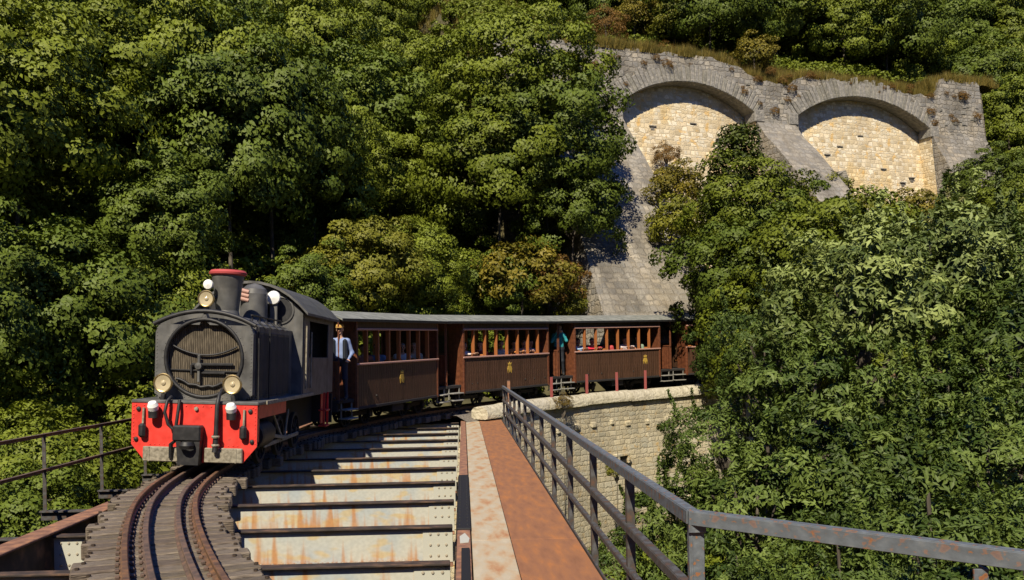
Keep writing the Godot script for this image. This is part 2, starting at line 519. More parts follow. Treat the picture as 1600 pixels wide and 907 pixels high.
func side_of(x: float, z: float) -> Vector3:
	# signed distance from the line (positive outside the curve), arc length, rail height
	var best := 1e9
	var bi := 0
	var p := Vector2(x, -z)
	for i in range(0, path.size(), 6):
		var d := p.distance_squared_to(Vector2(path[i].x, path[i].z))
		if d < best:
			best = d
			bi = i
	for i in range(maxi(0, bi - 5), mini(path.size(), bi + 6)):
		var d := p.distance_squared_to(Vector2(path[i].x, path[i].z))
		if d < best:
			best = d
			bi = i
	var j := clampi(bi, 1, path.size() - 2)
	var h := path[j + 1] - path[j - 1]
	var o := Vector3(x, 0, -z) - path[bi]
	var sg := h.x * o.z - h.z * o.x     # > 0: right of the direction of travel
	return Vector3(-signf(sg) * sqrt(best), path_s[bi], path[bi].y)

var rough_noise := FastNoiseLite.new()
func ground(x: float, z: float) -> float:
	var q3 := side_of(x, z)
	var q := q3.x
	var n := rough_noise.get_noise_2d(x, z)
	var deep := smoothstep(25.5, 12.0, z)            # the ravine under the bridge
	var base := lerpf(q3.z - 0.42, -13.0, deep)
	if z < 4.0:
		base = lerpf(base, -3.0, smoothstep(4.0, -6.0, z))
	var out := maxf(0.0, q - 2.3)
	var h := base + out * 0.78 + out * 0.08 * n + n * 0.5 * smoothstep(1.5, 5.0, absf(q))
	if q < -0.3 and (q < -1.6 or deep < 1.0):
		var d := maxf(0.0, -q - 1.6)
		var low := -4.4 - d * 0.7 + maxf(0.0, x - 5.0) * 0.42
		low = minf(low, q3.z - 1.2 - d * 0.12 + maxf(0.0, x - 16.0) * 0.2)
		h = lerpf(low, -12.0 + maxf(0.0, x - 3.0) * 0.55, deep) + n * 0.6
	# the retaining wall with its fill
	var ab := (WALL_B - WALL_A).normalized()
	var o := Vector2(x, z) - WALL_A
	var u := o.dot(ab)
	var w := o.dot(Vector2(-ab.y, ab.x))
	var inside := smoothstep(-6.0, -2.5, u) * smoothstep(29.5, 25.5, u)
	if w > -14.0 and inside > 0.0:
		var front := minf(h, 9.3 + w * 0.5)
		var behind := WALL_TOP - 0.7 + (w - 1.6) * 0.62 + n * 0.5 * smoothstep(1.6, 5.0, w)
		h = lerpf(h, front if w < 1.35 else lerpf(front, behind, smoothstep(1.35, 1.55, w)), inside)
	return h

func build_ground() -> void:
	var x0 := -70.0
	var x1 := 90.0
	var z0 := -30.0
	var z1 := 150.0
	var xs := PackedFloat32Array()
	var zs := PackedFloat32Array()
	var x := x0
	while x <= x1:
		xs.append(x)
		x += 0.9 if x > -32.0 and x < 42.0 else 3.0
	var z := z0
	while z <= z1:
		zs.append(z)
		z += 0.9 if z > 6.0 and z < 75.0 else 3.0
	var nx := xs.size()
	var hs := PackedFloat32Array()
	for zz in zs:
		for xx in xs:
			hs.append(ground(xx, zz))
	var mb := Mb.new()
	var v := PackedVector3Array()
	var nn := PackedVector3Array()
	var idx := PackedInt32Array()
	for j in zs.size():
		for i in nx:
			v.append(pt(xs[i], zs[j], hs[j * nx + i]))
			var i0 := maxi(i - 1, 0)
			var i1 := mini(i + 1, nx - 1)
			var j0 := maxi(j - 1, 0)
			var j1 := mini(j + 1, zs.size() - 1)
			var dx := (hs[j * nx + i1] - hs[j * nx + i0]) / (xs[i1] - xs[i0])
			var dz := (hs[j1 * nx + i] - hs[j0 * nx + i]) / (zs[j1] - zs[j0])
			nn.append(Vector3(-dx, 1, dz).normalized())
	for j in zs.size() - 1:
		for i in nx - 1:
			var a := j * nx + i
			idx.append_array([a, a + nx, a + 1, a + 1, a + nx, a + nx + 1])
	var am := ArrayMesh.new()
	var arr := []
	arr.resize(Mesh.ARRAY_MAX)
	arr[Mesh.ARRAY_VERTEX] = v
	arr[Mesh.ARRAY_NORMAL] = nn
	arr[Mesh.ARRAY_INDEX] = idx
	am.add_surface_from_arrays(Mesh.PRIMITIVE_TRIANGLES, arr)
	am.surface_set_material(0, M.soil)
	var o := put("hillside_ground", am, self)
	tag(o, "steep brown earth slope of the wooded gorge under the trees", "hillside", "", "structure")
	# the ballast bed beyond the bridge
	var b := Mb.new()
	var s := S_END - 0.3
	while s < S_END + 34.0:
		for e in [[-1.45, -0.9], [-0.9, 0.9], [0.9, 1.45]]:
			var p := []
			for ss in [s, s + 1.0]:
				var c := along(ss)
				var hd := heading(ss)
				var r := Vector3(-hd.z, 0, hd.x)
				for k in e:
					p.append(c + r * k + Vector3.UP * (-0.16 if absf(k) < 1.0 else -0.42))
			b.quad(p[0], p[1], p[3], p[2], Vector3.UP)
		s += 1.0
	var bo := part("ballast_bed", b, "ballast", self)
	tag(bo, "stone ballast bed under the track beyond the bridge", "track bed", "", "structure")

# ---------------------------------------------------------------- bridge
func rivet(mb: Mb, at: Vector3, dir: Vector3, r := 0.018) -> void:
	var y := dir.normalized()
	var x := y.cross(Vector3.UP if absf(y.y) < 0.9 else Vector3.RIGHT).normalized()
	mb.lathe([[r, 0.0], [r * 0.8, r * 0.55], [0.0, r * 0.8]], Transform3D(Basis(x, y, x.cross(y)), at), 6)

func build_bridge() -> void:
	var br := thing("railway_bridge", "steel girder bridge with white cross beams and a rusty walkway plate", "bridge")
	var web := []
	var zf := 2.5
	var k := 0
	var rng := RandomNumberGenerator.new()
	rng.seed = 3
	var flange_t := Mb.new()
	flange_t.box(Vector3(0, -0.012, 0), Vector3(4.2, 0.024, 0.13), 0.006)
	var flange_b := Mb.new()
	flange_b.box(Vector3(0, -0.412, 0), Vector3(4.2, 0.024, 0.19), 0.006)
	var am_t := flange_t.mesh(M.dark_flange)
	var am_b := flange_b.mesh(M.rust_flange)
	for vv in 3:
		var w := Mb.new()
		w.box(Vector3(0, -0.212, -0.012), Vector3(4.2, 0.37, 0.016))
		w.quv(Vector3(-2.1, -0.026, 0.0), Vector3(2.1, -0.026, 0.0), Vector3(2.1, -0.398, 0.0), Vector3(-2.1, -0.398, 0.0), Vector3.BACK, Vector2(0, 0.01), Vector2(1, 0.01), Vector2(1, 0.99), Vector2(0, 0.99))
		web.append(w.mesh(M["beam_web_%d" % vv]))
	var rv := Mb.new()
	for sx in [-1.0, 1.0]:
		for iy in 3:
			for ix in 3:
				rivet(rv, Vector3(sx * (1.86 + ix * 0.085), -0.09 - iy * 0.115, 0.0125), Vector3.BACK, 0.016)
	for i in 28:
		rivet(rv, Vector3(-1.68 + i * 0.124, -0.374, 0.001), Vector3.BACK, 0.011)
	var am_r := rv.mesh(M.rivet)
	var plate := Mb.new()
	plate.box(Vector3(0, -0.212, 0.006), Vector3(0.32, 0.362, 0.012), 0.003)
	var am_p := plate.mesh(M.beam_plate)
	while zf < 25.3:
		var xf := Transform3D(Basis(Vector3.UP, deg_to_rad(2.2)), pt(-2.24, zf, BEAM_TOP))
		var order := [2, 0, 2, 1, 0, 1, 0, 2, 1, 0, 0, 1, 0, 0, 1]
		var o := put("cross_beam", web[order[k % order.size()]], br, xf)
		put("top_flange", am_t, o)
		put("bottom_flange", am_b, o)
		put("end_plate", am_p, o, Transform3D(Basis(), Vector3(1.94, 0, 0)))
		put("end_plate", am_p, o, Transform3D(Basis(), Vector3(-1.94, 0, 0)))
		var r := put("rivets", am_r, o)
		r.set_meta("kind", "stuff")
		zf += 1.67
		k += 1
	# main girders: top flange in lengths, web below
	var seg := [[-2.0, 3.0], [3.0, 8.75], [12.82, 18.6], [18.6, 25.4]]
	for e in seg:
		var g := Mb.new()
		g.box(pt(-0.02, (e[0] + e[1]) / 2, DECK + 0.012), Vector3(0.13, 0.022, e[1] - e[0] - 0.01), 0.006)
		part("girder_flange", g, "rust_flange", br)
	var dk := Mb.new()
	dk.box(pt(-0.02, 10.79, DECK + 0.022), Vector3(0.145, 0.03, 4.05), 0.006)
	for i in 20:
		rivet(dk, pt(-0.06, 8.95 + i * 0.2, DECK + 0.037), Vector3.UP, 0.012)
		rivet(dk, pt(0.02, 8.95 + i * 0.2, DECK + 0.037), Vector3.UP, 0.012)
	part("splice_plate", dk, "black_paint", br)
	var d2 := Mb.new()
	d2.box(pt(-0.005, 6.9, DECK + 0.03), Vector3(0.075, 0.016, 1.9), 0.004)
	part("splice_plate", d2, "black_paint", br)
	var cr := Mb.new()          # a crust of old white paint on the flange
	cr.prism(PackedVector2Array([Vector2(-0.045, 0), Vector2(0.035, 0.03), Vector2(0.045, 0.2), Vector2(0.0, 0.46), Vector2(-0.05, 0.3)]), 0.006, Transform3D(Basis(Vector3.RIGHT, -PI / 2), pt(-0.01, 8.1, DECK + 0.024)))
	part("paint_crust", cr, "beam_plate", br)
	for x in [-0.02, -4.42]:
		var w := Mb.new()
		w.box(pt(x, 11.6, DECK - 0.78), Vector3(0.02, 1.5, 27.4))
		w.box(pt(x, 11.6, DECK - 1.55), Vector3(0.34, 0.03, 27.4), 0.006)
		part("girder_web", w, "dark_flange", br)
	for i in 4:
		var z := -1.5 + i * 6.8
		var g := Mb.new()
		g.box(pt(-4.42, z + 3.395, DECK + 0.012), Vector3(0.24, 0.026, 6.78), 0.006)
		part("girder_flange", g, "rust_flange", br)
	# walkway plates
	var z := -2.0
	while z < 25.6:
		var e := minf(3.45, 25.75 - z)
		var g := Mb.new()
		g.box(pt(0.245, z + e / 2, DECK - 0.008), Vector3(0.375, 0.012, e - 0.006), 0.003)
		part("kerb_plate", g, "faded_plate", br)
		var w := Mb.new()
		w.box(pt(0.755, z + e / 2, DECK - 0.005), Vector3(0.635, 0.012, e - 0.005), 0.003)
		part("walkway_plate", w, "rust_deck", br)
		z += 3.45
	var bay := Mb.new()
	bay.prism(PackedVector2Array([Vector2(1.075, -4.3), Vector2(2.2, -3.2), Vector2(2.2, 1.0), Vector2(1.075, 1.0)]), 0.012, Transform3D(Basis(Vector3.RIGHT, PI / 2), Vector3(0, DECK, 0)))
	part("refuge_plate", bay, "rust_deck", br)
	var an := Mb.new()          # edge angle of the walkway and its bearers
	an.box(pt(1.09, 15.0, DECK - 0.03), Vector3(0.016, 0.09, 21.3), 0.003)
	part("edge_angle", an, "rail_dark", br)
	zf = 4.3
	while zf < 25.0:
		var b := Mb.new()
		b.box(pt(0.55, zf, DECK - 0.11), Vector3(1.05, 0.18, 0.012))
		b.box(pt(0.55, zf, DECK - 0.022), Vector3(1.05, 0.012, 0.08))
		part("walkway_bearer", b, "dark_flange", br)
		var c := Mb.new()
		c.box(pt(-4.86, zf - 0.42, DECK - 0.02), Vector3(0.66, 0.02, 0.11), 0.003)
		c.box(pt(-4.86, zf - 0.42, DECK - 0.08), Vector3(0.66, 0.1, 0.012))
		part("bracket", c, "rail_dark", br)
		zf += 1.67

func angle_rail(mb: Mb, p: Vector3, q: Vector3, w: float, h: float, out: Vector3) -> void:
	# an L section: a vertical leaf on the outside and a flat leaf on top
	mb.bar(p + out * w * 0.5 - Vector3.UP * h * 0.5, q + out * w * 0.5 - Vector3.UP * h * 0.5, 0.009, h, 0.002)
	mb.bar(p, q, w, 0.009, 0.002)

func build_railings() -> void:
	var t := thing("walkway_railing", "grey painted angle-iron railing with rust along the right walkway edge", "railing")
	var c := pt(1.12, 4.25)
	var ends := [pt(1.12, 24.4), c, pt(2.24, 3.14), pt(2.24, -1.0)]
	for e in [["top_rail", 0.985, 0.055, 0.066, "rail_paint"], ["middle_rail", 0.60, 0.05, 0.05, "rail_dark"], ["lower_rail", 0.30, 0.035, 0.035, "rail_dark"]]:
		for i in 3:
			var mb := Mb.new()
			var p: Vector3 = ends[i] + Vector3.UP * (DECK + e[1])
			var q: Vector3 = ends[i + 1] + Vector3.UP * (DECK + e[1])
			var d := (q - p).normalized()
			var inw := -Vector3.UP.cross(d).normalized() * (1.0 if i != 0 else 1.0)
			angle_rail(mb, p, q - d * 0.004, e[2], e[3], inw)
			part(e[0], mb, e[4], t)
	var zf := 4.25
	while zf < 24.6:
		var mb := Mb.new()
		var p := pt(1.135, zf)
		var w := 0.055 if zf > 4.3 else 0.075
		mb.bar(p + Vector3.UP * (DECK - 0.1), p + Vector3.UP * (DECK + 0.975), w, 0.01, 0.002, Vector3.BACK)
		mb.bar(p + Vector3(-0.024, DECK - 0.1, -0.03), p + Vector3(-0.024, DECK + 0.975, -0.03), 0.01, w, 0.002, Vector3.BACK)
		if zf < 4.3:
			mb.bar(p + Vector3(0.05, DECK + 0.3, -0.012), p + Vector3(0.12, DECK - 0.25, -0.012), 0.05, 0.012, 0.002, Vector3.BACK)
			mb.box(p + Vector3(0, DECK + 0.935, 0.02), Vector3(0.085, 0.11, 0.012), 0.003)
		part("railing_post", mb, "rail_dark" if zf > 4.3 else "rail_paint", t)
		zf += 1.67
	for p in [pt(2.0, 3.36), pt(2.27, 3.14), pt(2.27, 1.4)]:
		var mb := Mb.new()
		mb.bar(p + Vector3.UP * (DECK - 0.1), p + Vector3.UP * (DECK + 0.9), 0.055, 0.01, 0.002, Vector3.BACK)
		mb.bar(p + Vector3(0.03, DECK - 0.1, -0.03), p + Vector3(0.03, DECK + 0.9, -0.03), 0.01, 0.055, 0.002, Vector3.BACK)
		part("railing_post", mb, "rail_paint", t)
	var l := thing("outer_railing", "thin rusty two-rail fence beside the far girder, trees behind it", "railing")
	for e in [["top_rail", 0.93], ["middle_rail", 0.5]]:
		var mb := Mb.new()
		angle_rail(mb, pt(-5.12, 1.0, DECK + e[1]), pt(-5.12, 24.5, DECK + e[1]), 0.045, 0.045, Vector3.LEFT)
		part(e[0], mb, "guard_steel", l)
	zf = 3.88
	while zf < 24.5:
		var mb := Mb.new()
		mb.bar(pt(-5.14, zf, DECK - 0.1), pt(-5.14, zf, DECK + 0.92), 0.045, 0.01, 0.002, Vector3.BACK)
		mb.bar(pt(-5.16, zf + 0.02, DECK - 0.1), pt(-5.16, zf + 0.02, DECK + 0.92), 0.01, 0.045, 0.002, Vector3.BACK)
		part("railing_post", mb, "rail_dark", l)
		zf += 1.67

func build_track() -> void:
	var t := thing("railway_track", "narrow gauge track of four rust brown rails on weathered timber sleepers", "railway track")
	var rng := RandomNumberGenerator.new()
	rng.seed = 21
	var vars := []
	for i in 10:
		var mb := Mb.new()
		var g := rng.randf_range(0.65, 1.35)
		mb.col = Color(g, g * rng.randf_range(0.94, 1.0), g * rng.randf_range(0.86, 0.98))
		mb.box(Vector3.ZERO, Vector3(rng.randf_range(1.26, 1.46), 0.15, rng.randf_range(0.15, 0.2)), 0.014)
		mb.col = Color(0.25, 0.2, 0.18)
		for sx in [-0.62, 0.6]:
			mb.lathe([[0.018, 0.0], [0.018, 0.018], [0.0, 0.02]], Transform3D(Basis(), Vector3(sx, 0.075, rng.randf_range(-0.03, 0.03))), 6)
		vars.append(mb.mesh(M.sleeper))
	var fast := Mb.new()
	fast.col = Color(1, 1, 1)
	var s := 1.0
	while s < S_END + 26.0:
		var p := along(s)
		var h := heading(s)
		var x := Vector3(-h.z, 0, h.x)
		var bs := Basis(x, Vector3.UP, -h).rotated(Vector3.UP, rng.randf_range(-0.045, 0.045))
		var sway := rng.randf_range(-0.08, 0.08)
		put("sleeper", vars[rng.randi() % 10], t, Transform3D(bs, p + x * sway + Vector3.UP * (-0.172 + rng.randf_range(-0.006, 0.004))))
		if s < S_END + 2.0:
			for e in [-0.325, 0.325]:
				for dd in [-0.055, 0.055]:
					fast.box(p + x * (e + dd) + Vector3.UP * -0.082, Vector3(0.035, 0.03, 0.05), 0.006, bs)
			for e in [-0.15, 0.15]:
				fast.box(p + x * (e + 0.05 * signf(e)) + Vector3.UP * -0.082, Vector3(0.03, 0.026, 0.045), 0.006, bs)
		s += 0.228
	var fo := part("rail_fastenings", fast, "guard_steel", t)
	fo.set_meta("kind", "stuff")
	# rail section: head, web, foot
	var sec := [[-0.04, -0.095], [0.04, -0.095], [0.04, -0.085], [0.009, -0.072], [0.009, -0.035], [0.025, -0.028], [0.026, -0.006], [0.02, 0.0], [-0.02, 0.0], [-0.026, -0.006], [-0.025, -0.028], [-0.009, -0.035], [-0.009, -0.072], [-0.04, -0.085]]
	for e in [[-0.325, "running_rail", "rail_steel", 200.0], [0.325, "running_rail", "rail_steel", 200.0], [-0.15, "guard_rail", "guard_steel", 1.0], [0.15, "guard_rail", "guard_steel", 1.0]]:
		var mb := Mb.new()
		var stop := S_END + 30.0 if e[1] == "running_rail" else S_END - 1.0
		s = 0.6
		while s < stop:
			var s2 := minf(s + 0.3, stop)
			var rows := []
			for ss in [s, s2]:
				var p := along(ss)
				var h := heading(ss)
				var x := Vector3(-h.z, 0, h.x)
				var row := []
				for q in sec:
					row.append(p + x * (e[0] + q[0]) + Vector3.UP * (q[1] - (0.0 if e[1] == "running_rail" else 0.006)))
				rows.append(row)
			var cen: Vector3 = (rows[0][0] + rows[0][1]) * 0.5 + Vector3.UP * 0.05
			for i in sec.size():
				var j := (i + 1) % sec.size()
				var dx: float = sec[j][0] - sec[i][0]
				var dy: float = sec[j][1] - sec[i][1]
				var hd := heading(s)
				var xx := Vector3(-hd.z, 0, hd.x)
				mb.col = Color(1.5, 1.5, 1.55) if i == 7 and e[1] == "running_rail" else Color.WHITE
				mb.quad(rows[0][i], rows[0][j], rows[1][j], rows[1][i], xx * dy - Vector3.UP * dx)
			s = s2
		part(e[1], mb, e[2], t)

# ---------------------------------------------------------------- masonry
func build_abutment() -> void:
	var t := thing("abutment_wall", "curved stone abutment wall with pale coping at the end of the steel bridge", "retaining wall")
	var rng := RandomNumberGenerator.new()
	rng.seed = 8
	# front face follows the inside of the curve
	var pts := []
	var s := S_END + 0.35
	while s < S_END + 15.5:
		var p := along(s)
		var h := heading(s)
		var r := Vector3(-h.z, 0, h.x)
		pts.append([p, r, s])
		s += 0.5
	var wall := Mb.new()
	for i in pts.size() - 1:
		var q := []
		for k in [i, i + 1]:
			var p: Vector3 = pts[k][0]
			var r: Vector3 = pts[k][1]
			q.append(p + r * 1.45 + Vector3.UP * -0.17)
			q.append(p + r * 1.95 + Vector3.UP * -7.0)
			q.append(p + r * 1.0 + Vector3.UP * -0.17)
		wall.quad(q[0], q[3], q[4], q[1], pts[i][1])
		wall.quad(q[0], q[3], q[5], q[2], Vector3.UP)
	# the return under the bridge end
	var p0: Vector3 = pts[0][0] + pts[0][1] * 1.45 + Vector3.UP * -0.5
	wall.quad(p0, p0 + Vector3(-6.5, 0, 0.4), p0 + Vector3(-6.5, -7, 0.8), p0 + Vector3(0.25, -7, 0.4), Vector3.BACK)
	wall.quad(p0, p0 + Vector3(-6.5, 0, 0.4), p0 + Vector3(-6.5, 0, -1.2), p0 + Vector3(0.2, 0, -1.2), Vector3.UP)
	part("wall_face", wall, "stone_abutment", t)
	# the coping: rounded stones laid end to end
	s = S_END + 0.2
	while s < S_END + 15.0:
		var e := s + rng.randf_range(0.9, 1.3)
		var mb := Mb.new()
		var g := rng.randf_range(0.9, 1.08)
		mb.col = Color(g, g, g * rng.randf_range(0.95, 1.02))
		var prof := [[1.08, -0.26], [1.08, -0.02], [1.16, 0.06], [1.32, 0.10], [1.48, 0.085], [1.60, 0.0], [1.64, -0.12], [1.61, -0.24], [1.54, -0.27]]
		var lift := rng.randf_range(-0.015, 0.015)
		var bulge := rng.randf_range(-0.02, 0.03)
		var n := 3
		var rows := []
		for i in n + 1:
			var ss := lerpf(s + 0.006, e - 0.006, float(i) / n)
			var p := along(ss)
			var h := heading(ss)
			var r := Vector3(-h.z, 0, h.x)
			var row := []
			for q in prof:
				row.append(p + r * (q[0] + (bulge if q[0] > 1.4 else 0.0)) + Vector3.UP * (q[1] + lift - 0.02))
			rows.append(row)
		for i in n:
			for k in prof.size() - 1:
				var c: Vector3 = (rows[i][0] + rows[i][8]) * 0.5
				var na: Vector3 = (rows[i][k] - c).normalized()
				var nb: Vector3 = (rows[i][k + 1] - c).normalized()
				mb.trin(rows[i][k], rows[i][k + 1], rows[i + 1][k + 1], na, nb, nb)
				mb.trin(rows[i][k], rows[i + 1][k + 1], rows[i + 1][k], na, nb, na)
		for e2 in [0, n]:
			for k in range(1, prof.size() - 1):
				mb.tri(rows[e2][0], rows[e2][k], rows[e2][k + 1], rows[0][0] - rows[n][0] if e2 == 0 else rows[n][0] - rows[0][0])
		part("coping_stone", mb, "coping", t)
		s = e
	# a row of bonding stones that stand proud of the face
	for i in 9:
		var ss := S_END + 4.2 + i * 0.95 + rng.randf_range(-0.1, 0.1)
		var p := along(ss)
		var h := heading(ss)
		var r := Vector3(-h.z, 0, h.x)
		var mb := Mb.new()
		mb.box(p + r * 1.475 + Vector3.UP * (-1.0 + rng.randf_range(-0.1, 0.1) - (0.012 * i)), Vector3(rng.randf_range(0.16, 0.26), rng.randf_range(0.16, 0.24), 0.2), 0.04, Basis(-h, Vector3.UP, r.normalized()))
		part("bonding_stone", mb, "stone_abutment", t)
	for e in [[7.3, -2.2, 0.5], [9.6, -2.35, 0.32]]:      # weep holes: dark stone-lined niches
		var ss: float = S_END + e[0]
		var p := along(ss)
		var h := heading(ss)
		var r := Vector3(-h.z, 0, h.x)
		var mb := Mb.new()
		var bs := Basis(-h, Vector3.UP, r)
		var c: Vector3 = p + r * (1.60 + 0.075 * -e[1] * 0.9) + Vector3.UP * e[1]
		for k in [[Vector3(0, 0.17, 0), Vector3(e[2] + 0.2, 0.1, 0.2)], [Vector3(e[2] * 0.5, 0, 0), Vector3(0.1, 0.26, 0.2)], [Vector3(-e[2] * 0.5, 0, 0), Vector3(0.1, 0.26, 0.2)]]:
			mb.box(c + bs * k[0], k[1], 0.02, bs)
		part("niche_stone", mb, "stone_abutment", t)
		var d := Mb.new()
		d.box(c - r * 0.03, Vector3(e[2] - 0.1, 0.24, 0.1), 0.0, bs)
		part("niche_back", d, "loco_black", t)
	# iron posts left from a handrail on the coping
	var marks := ["first", "second", "third", "fourth", "fifth"]
	var off := [1.7, 4.0, 5.9, 7.5, 9.0]
	for i in 5:
		var ss: float = S_END + off[i]
		var p := along(ss)
		var h := heading(ss)
		var r := Vector3(-h.z, 0, h.x)
		var mb := Mb.new()
		var b: Vector3 = p + r * 1.4 + Vector3.UP * 0.0
		mb.box(Vector3(0, 0.36, 0), Vector3(0.09, 0.72, 0.02), 0.004)
		mb.box(Vector3(0, 0.36, -0.025), Vector3(0.012, 0.72, 0.05), 0.0)
		var o := part("iron_post", mb, "post_red" if i > 0 else "rust_flange", self, Transform3D(Basis(Vector3.UP, 0.3 - i * 0.12).rotated(Vector3.RIGHT, 0.03 * (i % 3 - 1)), b))
		tag(o, "short reddish iron post on the pale coping, %s one counted from the walkway" % marks[i], "post", "iron posts along the coping")

func arch_y(u: float, u0: float, u1: float, spring: float, rise: float) -> float:
	var half := (u1 - u0) * 0.5
	var rr := (half * half + rise * rise) / (2.0 * rise)
	var d := u - (u0 + u1) * 0.5
	return spring + sqrt(maxf(rr * rr - d * d, 0.0)) - (rr - rise)

func build_arch_wall() -> void:
	var ab := (WALL_B - WALL_A).normalized()
	var bs := Basis(Vector3(ab.x, 0, -ab.y), Vector3.UP, Vector3(-ab.y, 0, -ab.x) * -1.0)
	# local: x along the wall, y up, +z out of the face towards the valley
	var ox := Vector3(ab.x, 0, -ab.y)
	var oz := Vector3(-ab.y, 0, -ab.x)      # into the hill
	bs = Basis(ox, Vector3.UP, -oz)
	var t := thing("arched_retaining_wall", "grey stone retaining wall with two blind arches filled with yellow masonry", "retaining wall", Transform3D(bs, pt(WALL_A.x, WALL_A.y)))
	var arches := [[1.6, 9.4, 14.0, 1.35], [11.95, 21.25, 14.0, 1.5]]
	var bat := 0.10
	var rng := RandomNumberGenerator.new()
	rng.seed = 77
	var fz := func(y: float) -> float: return (WALL_TOP - y) * bat
	var top := func(u: float) -> float: return 16.75 - 1.0 * smoothstep(7.0, 10.8, u) + 0.55 * smoothstep(11.2, 13.0, u) - 0.35 * smoothstep(17.0, 21.0, u) + 1.1 * smoothstep(21.8, 22.6, u) + sin(u * 3.1) * 0.07 + sin(u * 7.3 + 1.0) * 0.06
	var face := Mb.new()
	var soffit := Mb.new()
	var du := 0.3
	var u := -5.0
	while u < 25.2:
		var e := minf(u + du, 25.4)
		var low := []
		for k in [u, e]:
			var y := 3.0
			for a in arches:
				if u >= a[0] - 0.01 and e <= a[1] + 0.31:
					y = arch_y(clampf(k, a[0], a[1]), a[0], a[1], a[2], a[3])
			low.append(y)
		var t0: float = top.call(u)
		var t1: float = top.call(e)
		face.quad(Vector3(u, low[0], fz.call(low[0])), Vector3(e, low[1], fz.call(low[1])), Vector3(e, t1, fz.call(t1)), Vector3(u, t0, fz.call(t0)), Vector3.BACK)
		face.quad(Vector3(u, t0, fz.call(t0)), Vector3(e, t1, fz.call(t1)), Vector3(e, t1, -1.8), Vector3(u, t0, -1.8), Vector3.UP)
		if low[0] > 4.0 or low[1] > 4.0:
			soffit.quad(Vector3(u, low[0], fz.call(low[0])), Vector3(e, low[1], fz.call(low[1])), Vector3(e, low[1], -1.1), Vector3(u, low[0], -1.1), Vector3.DOWN)
		u += du
	face.quad(Vector3(25.4, 2, fz.call(2.0)), Vector3(25.4, 16.5, fz.call(16.5)), Vector3(25.4, 16.5, -3.0), Vector3(25.4, 2, -3.0), Vector3.RIGHT)
	part("wall_face", face, "stone_grey", t)
	part("arch_soffit", soffit, "voussoir", t)
	for a in arches:
		var f := Mb.new()
		var n := 26
		for i in n:
			var ua := lerpf(a[0] - 0.05, a[1] + 0.05, float(i) / n)
			var ub := lerpf(a[0] - 0.05, a[1] + 0.05, float(i + 1) / n)
			var ya := arch_y(clampf(ua, a[0], a[1]), a[0], a[1], a[2], a[3]) + 0.1
			var yb := arch_y(clampf(ub, a[0], a[1]), a[0], a[1], a[2], a[3]) + 0.1
			f.quad(Vector3(ua, 4, -0.62 + 1.3), Vector3(ub, 4, -0.62 + 1.3), Vector3(ub, yb, -0.62), Vector3(ua, ya, -0.62), Vector3.BACK)
		part("arch_infill", f, "stone_yellow", t)
		for sx in [0, 1]:
			var j := Mb.new()
			var uu: float = a[sx]
			var hint := Vector3.RIGHT if sx == 0 else Vector3.LEFT
			j.quad(Vector3(uu, 4, fz.call(4.0)), Vector3(uu, a[2], fz.call(a[2])), Vector3(uu, a[2], -1.1), Vector3(uu, 4, 0.3), hint)
			part("arch_jamb", j, "stone_yellow", t)
		for sx in [0, 1]:
			var sp := Mb.new()
			sp.box(Vector3(a[sx] + (-0.2 if sx == 0 else 0.2), a[2] - 0.12, 0.0), Vector3(0.62, 0.62, 0.86), 0.04)
			part("springer", sp, "voussoir", t)
		# the ring of voussoirs, each its own stone
		var count := int((a[1] - a[0]) / 0.21)
		var half: float = (a[1] - a[0]) * 0.5
		var rr: float = (half * half + a[3] * a[3]) / (2.0 * a[3])
		var cy: float = a[2] + a[3] - rr
		var cu: float = (a[0] + a[1]) * 0.5
		var ang := asin(half / rr)
		for i in count:
			var th := lerpf(-ang, ang, (i + 0.5) / count)
			var mb := Mb.new()
			var g := rng.randf_range(0.78, 1.22)
			if (i > 7 and i < 14 and a[0] < 3.0) and rng.randf() < 0.7:
				g *= 1.35
			mb.col = Color(g, g, g * rng.randf_range(0.92, 1.02))
			var len := rng.randf_range(0.7, 1.1)
			var r2 := rr + len * 0.5 - 0.015
			var q := Vector3(cu + sin(th) * r2, cy + cos(th) * r2, 0)
			q.z = fz.call(q.y) - 0.145 + rng.randf_range(0.0, 0.04)
			var b2 := Basis(Vector3.BACK, -th) * Basis(Vector3.RIGHT, -bat)
			mb.box(q, Vector3(2.0 * ang * rr / count - 0.018, len, 0.36), 0.022, b2)
			part("voussoir", mb, "voussoir", t)
	# sloping piers
	for e in [[-2.6, 1.55, 13.2, 2.0, 0.70, 0.14, 0.02], [9.45, 11.9, 13.6, 6.5, 0.80, 0.0, 0.0], [21.3, 25.3, 13.8, 6.5, 0.42, 0.0, 0.16]]:
		var mb := Mb.new()
		var ys := []
		for i in 9:
			ys.append(lerpf(e[2], e[3], i / 8.0))
		var row := func(y: float) -> Array:
			var d: float = e[2] - y
			var z: float = fz.call(y) + 0.02 + d * e[4] - (0.6 * e[4] * minf(d, 1.2) * (1.2 - minf(d, 1.2)))
			return [Vector3(e[0] - d * e[5], y, z), Vector3(e[1] + d * e[6], y, z)]
		for i in 8:
			var p: Array = row.call(ys[i])
			var q: Array = row.call(ys[i + 1])
			mb.quad(p[0], p[1], q[1], q[0], Vector3.BACK)
			for sx in [0, 1]:
				var w: Vector3 = p[sx]
				var w2: Vector3 = q[sx]
				mb.quad(w, w2, Vector3(w2.x, w2.y, -0.5), Vector3(w.x, w.y, -0.5), Vector3.LEFT if sx == 0 else Vector3.RIGHT)
		part("pier", mb, "stone_grey", t)
